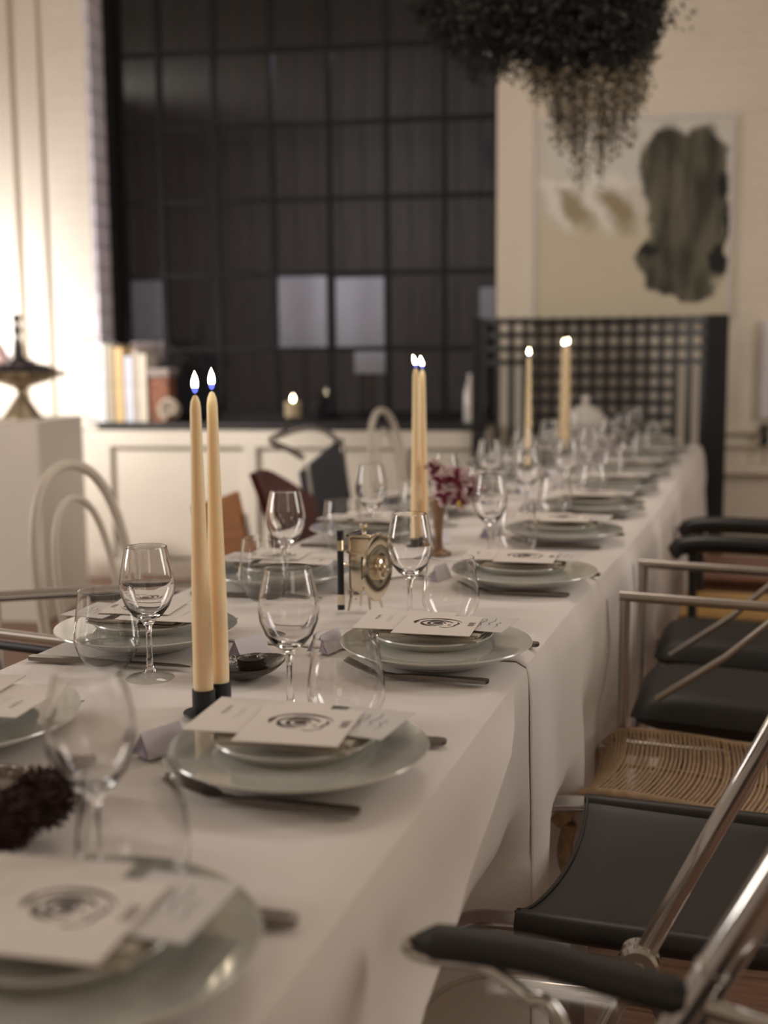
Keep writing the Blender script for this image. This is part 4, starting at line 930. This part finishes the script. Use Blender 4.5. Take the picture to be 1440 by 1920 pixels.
pw_, ph_ = u1-u0, z1-z0; SX = lambda px: (px-(1003+1364)/2)/361*pw_; SZ = lambda py: ((228+602)/2-py)/374*ph_
def ellipse(cx, cz_, rx, rz_, e=2.0, soft=.12, shear=0):
    mp = N_('ShaderNodeVectorMath'); mp.operation = 'SUBTRACT'; mp.inputs[1].default_value = (cx, 0, cz_); Lk(ad.outputs[0], mp.inputs[0])
    if shear:
        s1_ = N_('ShaderNodeSeparateXYZ'); Lk(mp.outputs[0], s1_.inputs[0]); ma = N_('ShaderNodeMath'); ma.operation = 'MULTIPLY_ADD'; ma.inputs[1].default_value = shear; Lk(s1_.outputs[2], ma.inputs[0]); Lk(s1_.outputs[0], ma.inputs[2])
        cb = N_('ShaderNodeCombineXYZ'); Lk(ma.outputs[0], cb.inputs[0]); Lk(s1_.outputs[2], cb.inputs[2]); mp = cb
    dv_ = N_('ShaderNodeVectorMath'); dv_.operation = 'DIVIDE'; dv_.inputs[1].default_value = (rx, 1e6, rz_); Lk(mp.outputs[0], dv_.inputs[0])
    ln_ = N_('ShaderNodeVectorMath'); ln_.operation = 'LENGTH'; Lk(dv_.outputs[0], ln_.inputs[0])
    mr = N_('ShaderNodeMapRange'); mr.inputs['From Min'].default_value = 1+soft; mr.inputs['From Max'].default_value = 1-soft; Lk(ln_.outputs['Value'], mr.inputs['Value']); return mr.outputs[0]
def mixc(fac, a_sock, colb):
    mx = N_('ShaderNodeMix'); mx.data_type = 'RGBA'; Lk(fac, mx.inputs[0])
    if isinstance(a_sock, tuple): mx.inputs[6].default_value = (*a_sock, 1)
    else: Lk(a_sock, mx.inputs[6])
    if isinstance(colb, tuple): mx.inputs[7].default_value = (*colb, 1)
    else: Lk(colb, mx.inputs[7])
    return mx.outputs[2]
st_ = N_('ShaderNodeTexNoise'); mpp = N_('ShaderNodeMapping'); mpp.inputs['Scale'].default_value = (14, 14, 3.2); Lk(tc.outputs['Object'], mpp.inputs[0]); Lk(mpp.outputs[0], st_.inputs['Vector']); st_.inputs['Scale'].default_value = 1; st_.inputs['Detail'].default_value = 5
ramp = N_('ShaderNodeValToRGB'); ramp.color_ramp.elements[0].color = (.04, .036, .026, 1); ramp.color_ramp.elements[1].color = (.135, .125, .085, 1); ramp.color_ramp.elements[0].position = .38; ramp.color_ramp.elements[1].position = .62; Lk(st_.outputs['Fac'], ramp.inputs[0])
base = mixc(ellipse(SX(1200), SZ(290), .75, .28, soft=.5), (.62, .55, .41), (.66, .63, .57))
for (cx_, cz__, rx_, rz_, colr) in ((1045, 380, 16, 46, (.78, .75, .68)), (1078, 388, 24, 38, (.36, .30, .19)), (1050, 343, 48, 8, (.78, .75, .68)), (1120, 380, 16, 46, (.78, .75, .68)), (1158, 392, 26, 38, (.33, .27, .16)), (1135, 341, 48, 8, (.78, .75, .68))):
    base = mixc(ellipse(SX(cx_), SZ(cz__), rx_/361*pw_, rz_/374*ph_, soft=.35, shear=.55 if rz_ > 30 else 0), base, colr)
for (cx_, cz__, rx_, rz_) in ((1250, 320, 52, 78), (1312, 330, 48, 82), (1285, 400, 70, 100), (1290, 470, 66, 70), (1225, 485, 34, 38), (1262, 505, 56, 52), (1300, 530, 42, 42)):
    base = mixc(ellipse(SX(cx_), SZ(cz__), rx_/361*pw_, rz_/374*ph_, soft=.09), base, ramp.outputs[0])
for (cx_, cz__, rx_, rz_) in ((1348, 352, 10, 26), (1345, 490, 14, 28), (1213, 468, 16, 13), (1356, 430, 5, 60)):
    base = mixc(ellipse(SX(cx_), SZ(cz__), rx_/361*pw_, rz_/374*ph_, soft=.25), base, (.008, .008, .008))
Lk(base, bs.inputs['Base Color'])
pt_ = thing('painting', wpt((u0+u1)/2, NW-.02, (z0+z1)/2), WA, 'large pale abstract painting with a dark grey-green brushed shape', 'painting')
MB().box((0, 0, 0), (pw_-.012, .026, ph_-.012)).build('canvas', pm, pt_)
for sx in (-1, 1): MB().box((sx*(pw_/2), -.004, 0), (.010, .036, ph_+.01), bev=.002).build('frame_bar', M['switch'], pt_)
for sz in (-1, 1): MB().box((0, -.004, sz*(ph_/2)), (pw_, .036, .010), bev=.002).build('frame_bar', M['switch'], pt_)

# ------------------------------------------------------------------ things on the ledge
BN = .02
def bx(px): return wpx(px, 700, BN)[0]
zb_ = LZ+.001
bu0 = bx(163); bu1 = bx(306); btop = wpx(200, 634, BN-.02)[1]
be = thing('book_rack', wpt(bu0, BN+.10, zb_), WA, 'thin black metal rack holding the books at the left end of the ledge', 'rack')
hgt = btop-zb_
def rk(pts): MB().tube(pts, .0045, 8).build('rack_rod', M['iron'], be, True)
rk([(0, -.12, .003), (0, -.12, hgt)]); rk([(0, .10, .003), (0, .10, hgt)]); rk([(0, -.12, hgt), (0, .10, hgt)]); rk([(0, -.12, .005), (bu1-bu0, -.12, .005)]); rk([(0, .10, .005), (bu1-bu0, .10, .005)])
rk([(0, -.12, hgt), (.16, -.12, hgt-.004)]); rk([(0, -.12, .005), (0, .10, .005)])
BK = [(167, 196, 642, (.80, .78, .78), 'thick white book at the left end of the ledge row', 'white_book'), (199, 207, 646, (.55, .50, .40), 'olive-beige book, second in the ledge row', 'beige_book'),
      (208, 214, 648, (.42, .33, .22), 'narrow brown book, third in the ledge row', 'brown_book'), (215, 230, 652, (.72, .50, .24), 'ochre yellow book, fourth in the ledge row', 'ochre_book'),
      (233, 248, 668, (.66, .68, .78), 'pale blue-white book in the middle of the ledge row', 'blue_white_book'), (249, 258, 656, (.55, .48, .40), 'greige tall book right of the blue-white book', 'greige_book'),
      (259, 274, 664, (.74, .66, .54), 'thick cream book right of the greige tall book', 'cream_book')]
def book(u0_, u1_, hh_, colr, label, mname, n0=-.10, dep=.20, lean=0):
    t = thing('book', wpt((u0_+u1_)/2, BN+.10, zb_), WA, label, 'book', 'books on the ledge'); wv = u1_-u0_-.002; mm = book_m(colr, mname)
    cw_ = min(.004, wv*.2)
    for sx in (-1, 1): MB().box((sx*(wv/2-cw_/2), n0+dep/2, hh_/2+.008), (cw_, dep, hh_), bev=.001).build('cover', mm, t)
    MB().box((0, n0+.003, hh_/2+.008), (wv, .006, hh_), bev=.0025).build('spine', mm, t)
    MB().box((0, n0+dep/2+.003, hh_/2+.008), (wv-2*cw_, dep-.012, hh_-.010)).build('page_block', M['card'], t); return t
for x0_, x1_, yt, colr, lab, mn in BK:
    hh_ = wpx((x0_+x1_)/2, yt, BN)[1]-zb_-.008; book(bx(x0_), bx(x1_), hh_, colr, lab, mn)
# books lying across behind and the orange-brown one
hh_ = wpx(295, 690, BN)[1]-zb_-.008
o = thing('cigar_box', wpt((bx(280)+bx(314))/2, BN+.10, zb_+.004), WA, 'orange-brown printed box at the right end of the books', 'box')
MB().box((0, -.03, hh_*.42), (bx(314)-bx(280), .13, hh_*.84), bev=.004).build('box_body', mat('rust_print', (.34, .13, .06), .55, noise=.6, nscale=40, col2=(.12, .05, .04)), o)
MB().box((0, -.03, hh_*.92), (bx(316)-bx(277), .15, hh_*.16), bev=.006).build('box_lid', mat('grey_print', (.36, .30, .27), .6, noise=.4, nscale=30), o)
o = thing('stacked_book', wpt(bx(245), BN+.27, zb_), WA, 'dusty pink book standing across behind the upright books', 'book', 'books on the ledge')
hk = wpx(255, 642, BN+.2)[1]-zb_
MB().box((0, 0, hk/2), (.19, .03, hk-.004), bev=.003).build('cover', mat('pink_grey_book', (.22, .17, .17), .7, noise=.25, nscale=10), o); MB().box((0, 0, hk/2), (.18, .022, hk+.0)).build('page_block', M['card'], o)
# dark leafy sprig above the books
o = thing('dry_sprig', wpt(bx(268), BN+.20, zb_), WA, 'dark dry sprig rising behind the books', 'plant')
rq = random.Random(4); hs = wpx(270, 622, BN+.2)[1]-zb_; b = MB(); bl = MB()
for k in range(16):
    dx = rq.uniform(-.06, .17); top = hs*(1-.9*max(0, dx)*1.6)*rq.uniform(.8, 1); pts = smooth_path([(dx*.2, -.03, .0), (dx*.6, -.03, top*.55), (dx, -.03, top)], 4); b.tube(pts, .002, 5)
    for q in range(12):
        p_ = pts[min(len(pts)-1, 4+q % 5)]+Vector((rq.uniform(-.015, .015), rq.uniform(-.01, .01), rq.uniform(-.02, .012))); a = rq.uniform(0, 6.28); d = Vector((math.cos(a), 0, math.sin(a)))*.014; s2 = Vector((-math.sin(a), .3, math.cos(a)))*.005
        bl.add([p_-d, p_+s2, p_+d, p_-s2], [(0, 1, 2, 3), (3, 2, 1, 0)])
b.build('twigs', M['twig'], o, True); q = bl.build('leaves', M['leaf'], o); q['kind'] = 'stuff'
# fossil
fu, fz = wpx(316, 762, .0); o = thing('spiral_fossil', wpt(fu, .02, zb_), WA, 'pale spiral fossil shell leaning by the books', 'fossil')
b = MB(); pts = []; rr_ = []
for i in range(86):
    a = i*.2; r = .008*math.exp(a*.118); pts.append((r*math.cos(a), 0, .082+r*math.sin(a))); rr_.append(max(.004, r*.27))
b.tube(pts, 1, 12, rr=rr_); b.v = [(x, y*1.0, max(z, .002)) for x, y, z in b.v]; b.build('shell_spiral', M['shell'], o, True)
MB().sphere((.0, .034, .070), .050, sc=(1, .35, 1), seg=20, rings=12).build('shell_core', M['shell'], o, True)
# votive
vu, vz_ = wpx(550, 795, .06); o = thing('votive_holder', wpt(vu, .06, zb_), WA, 'small lit votive candle in clear glass on the black ledge', 'candle')
MB().lathe([(0, 0), (.046, 0), (.052, .02), (.054, .12), (.052, .12), (.050, .024), (0, .018)], 28).build('glass_cup', M['acrylic'], o, True)
MB().lathe([(0, .035), (.044, .035), (.044, .108), (.040, .112), (0, .107)], 24).build('wax', M['whitewax'], o, True)
MB().tube([(0, 0, .106), (0, 0, .118)], .001, 6).build('wick', M['wick'], o, True)
MB().lathe([(0, .112), (.006, .120), (.008, .129), (.004, .142), (0, .150)], 12).build('flame', M['flame'], o, True)
vu, _ = wpx(592, 795, .3); o = thing('votive_holder', wpt(vu, .34, zb_), WA, 'reflection of the lit votive, modelled as a dark votive by the window pane', 'candle')  # the lit votive's reflection in the pane, built as a second holder
MB().lathe([(0, 0), (.036, 0), (.042, .02), (.044, .10), (.042, .10), (.040, .024), (0, .018)], 24).build('glass_cup', M['black'], o, True); MB().lathe([(0, .02), (.038, .02), (.038, .07), (0, .07)], 20).build('wax', M['whitewax'], o, True)
MB().lathe([(0, .070), (.004, .078), (.005, .084), (.0025, .092), (0, .098)], 12).build('flame', emit('reflected_flame', (1, .5, .3), 2.5), o, True)
# tall white bottle by the window right end
bu_, bz_ = wpx(882, 795, .25); zt_ = wpx(882, 700, .25)[1]
o = thing('white_bottle', wpt(bu_, .25, zb_), WA, 'slim white bottle on the ledge left of the lattice chair', 'bottle'); hb_ = zt_-zb_
MB().lathe([(0, 0), (.034, 0), (.036, .01), (.036, hb_*.6), (.022, hb_*.78), (.014, hb_*.86), (.014, hb_), (0, hb_)], 24).build('bottle_body', M['porcelain'], o, True); MB().lathe([(0, hb_-.002), (.017, hb_-.002), (.017, hb_+.02), (0, hb_+.02)], 16).build('stopper', M['black'], o, True)

# ------------------------------------------------------------------ plinth with brass bowl
pl0 = at(88, 1168, 0); PA = R(10)
zp = zat((pl0.x, pl0.y), 793)
pw2 = .52
ped = thing('plinth', (pl0.x-math.cos(PA)*pw2/2-math.sin(PA)*.0-math.sin(PA)*pw2/2, pl0.y-math.sin(PA)*pw2/2+math.cos(PA)*pw2/2, 0), PA, 'tall plain off-white plinth in the left background', 'plinth')
MB().box((0, 0, zp/2), (pw2, pw2, zp), bev=.004).build('plinth_body', M['pedestal'], ped); MB().box((0, 0, zp-.001), (pw2+.004, pw2+.004, .012), bev=.002).build('plinth_top', M['pedestal'], ped)
PD = ped.location.y-.02
bc = yp(42, 780, PD); sc_px = (bc-CAM).dot(FW)/F_PX
bw = thing('footed_bowl', (bc.x, PD, zp+.006), 0, 'wide old brass bowl on a conical foot, on the white plinth', 'bowl')
hB = 88*sc_px
MB().lathe([(0, 0), (36*sc_px, 0), (37*sc_px, .006), (8*sc_px, hB*.52), (7*sc_px, hB*.58), (14*sc_px, hB*.66), (54*sc_px, hB*.80), (80*sc_px, hB*.985), (81*sc_px, hB), (78*sc_px, hB), (50*sc_px, hB*.85), (0, hB*.76)], 48).build('bowl_body', M['oldbrass'], bw, True)
MB().lathe([(36*sc_px, 0), (38*sc_px, 0), (38*sc_px, .01), (36*sc_px, .01)], 40, close=True).build('foot_ring', M['oldbrass'], bw, True)
tg = thing('dark_twigs', (bc.x, PD, zp+.006+hB*.86), 0, 'heap of black twigs and berries filling the brass bowl', 'plant')
b = MB(); rq = random.Random(8)
for k in range(420):
    a = rq.uniform(0, 6.28); r = rq.uniform(0, 1)**.6*72*sc_px; z_ = (30*sc_px)*(1-(r/(74*sc_px))**1.1)*rq.uniform(.3, 1.15)+.012; a2 = rq.uniform(0, 6.28); p_ = Vector((r*math.cos(a), r*math.sin(a), z_)); d = Vector((math.cos(a2)*.04, math.sin(a2)*.04, rq.uniform(-.012, .012)))
    b.tube([p_-d, p_+Vector((0, 0, .006)), p_+d], .004, 5)
q = b.build('twigs', M['twig'], tg, True); q['kind'] = 'stuff'
b = MB(); b.lathe([(0, -.01), (66*sc_px, .0), (50*sc_px, 14*sc_px), (20*sc_px, 22*sc_px), (0, 24*sc_px)], 30); b.build('twig_mound', M['twig'], tg, True)
fg = yp(36, 690, PD); tz0 = zp+.006+hB
fi = thing('turned_figure', (fg.x+.012, PD-.02, tz0), 0, 'black turned wooden figure standing in the brass bowl', 'figure'); s1 = sc_px
MB().lathe([(0, 0), (14*s1, 0), (13*s1, 14*s1), (9.5*s1, 26*s1), (9*s1, 40*s1), (7*s1, 55*s1), (4.4*s1, 64*s1), (7*s1, 72*s1), (7.4*s1, 78*s1), (4.4*s1, 86*s1), (4.2*s1, 90*s1), (7.4*s1, 95*s1), (8*s1, 99*s1), (6.6*s1, 104*s1), (0, 107*s1)], 24).build('figure_body', M['black'], fi, True)
MB().lathe([(13.5*s1, 0), (15*s1, 2*s1), (14.5*s1, 12*s1), (12.6*s1, 14*s1)], 22, close=True).build('base_collar', M['bronze'], fi, True)
gl = thing('glass_ornament', (yp(8, 690, PD).x, PD-.05, tz0), 0, 'blush glass ornament beside the black figure, at the left edge', 'ornament')
MB().lathe([(0, 0), (14*s1, 2*s1), (20*s1, 16*s1), (18*s1, 34*s1), (9*s1, 52*s1), (4*s1, 60*s1), (0, 62*s1)], 24).build('glass_bulb', mat('blush_glass', (.7, .5, .5), .1, trans=.6), gl, True)
for k, (dx, dz, rr1) in enumerate(((24, 8, 6), (30, 15, 5), (27, 22, 5), (33, 27, 4))): MB().sphere((dx*s1, -.02, dz*s1), rr1*s1, seg=12, rings=8).build('glass_bead', mat('bead_%d' % k, (.66, .56, .58), .15, trans=.5), gl, True)

# ------------------------------------------------------------------ hanging dried foliage over the table
HY = 4.3
hp0 = yp(1010, -60, HY)
hg = thing('hanging_foliage', (hp0.x, HY, hp0.z+.25), 0, 'dark cloud of dried foliage hanging above the far part of the table', 'plant')
o0 = Vector(hg.location)
rq = random.Random(31)
def pxp(x, y, dy=0): return yp(x, y, HY+dy)-o0
MB().tube([(0, 0, -.1), (0, 0, H-o0.z)], .003, 6).build('hanging_wire', M['iron'], hg)
b = MB(); bl = MB(); bl2 = MB()
def leafq(mb, p, ln, wd):
    a = rq.uniform(0, 6.283); e = rq.uniform(-1.2, 1.2); d = Vector((math.cos(a)*math.cos(e), math.sin(a)*math.cos(e), math.sin(e)-.5)).normalized(); s2 = d.cross(Vector((rq.uniform(-1, 1), rq.uniform(-1, 1), .3))).normalized()
    mb.add([p, p+d*ln*.5+s2*wd, p+d*ln, p+d*ln*.5-s2*wd], [(0, 1, 2, 3)])
# outline: at picture column x the foliage reaches down to row y
out = [(780, 10), (830, 95), (880, 140), (940, 150), (975, 145), (1010, 180), (1040, 240), (1075, 330), (1110, 345), (1150, 300), (1180, 270), (1210, 170), (1230, 60)]
def reach(x):
    for (x0_, y0_), (x1_, y1_) in zip(out, out[1:]):
        if x0_ <= x <= x1_: return y0_+(y1_-y0_)*(x-x0_)/(x1_-x0_)
    return 0
for k in range(420):
    x = rq.uniform(782, 1236); yb = reach(x)*rq.uniform(.55, 1.08) if rq.random() < .75 else reach(x)*rq.uniform(.2, .6); dyy = rq.uniform(-.25, .25)
    xt = 1010+(x-1010)*rq.uniform(.6, 1.0); p0 = pxp(xt, -70, dyy*.7); p1 = pxp(x+rq.uniform(-10, 10), yb*.5-35, dyy); p2 = pxp(x+rq.uniform(-8, 8), yb, dyy)
    pts = smooth_path([p0, p1, p2], 7); b.tube(pts, .0012, 4, caps=False)
    n = 80
    for q in range(n):
        t_ = rq.uniform(0, 1); i = min(int(t_*(len(pts)-1)), len(pts)-2); p_ = pts[i].lerp(pts[i+1], t_*(len(pts)-1)-i)
        sp_ = .030*(1-.25*t_); p_ = p_+Vector((rq.uniform(-sp_, sp_), rq.uniform(-sp_, sp_), rq.uniform(-sp_, sp_)))
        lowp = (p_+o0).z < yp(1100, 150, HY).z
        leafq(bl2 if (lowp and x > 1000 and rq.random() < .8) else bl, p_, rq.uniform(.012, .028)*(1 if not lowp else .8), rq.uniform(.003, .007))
for k in range(9000):                                     # dense core
    x = rq.gauss(1050, 80); y = rq.uniform(-80, 90)
    if y > reach(min(max(x, 782), 1228))*.8: continue
    leafq(bl, pxp(x, y, rq.uniform(-.3, .3)), rq.uniform(.018, .035), rq.uniform(.005, .010))
q = b.build('stems', M['twig'], hg); q['kind'] = 'stuff'
q = bl.build('dark_leaves', M['leaf'], hg); q['kind'] = 'stuff'
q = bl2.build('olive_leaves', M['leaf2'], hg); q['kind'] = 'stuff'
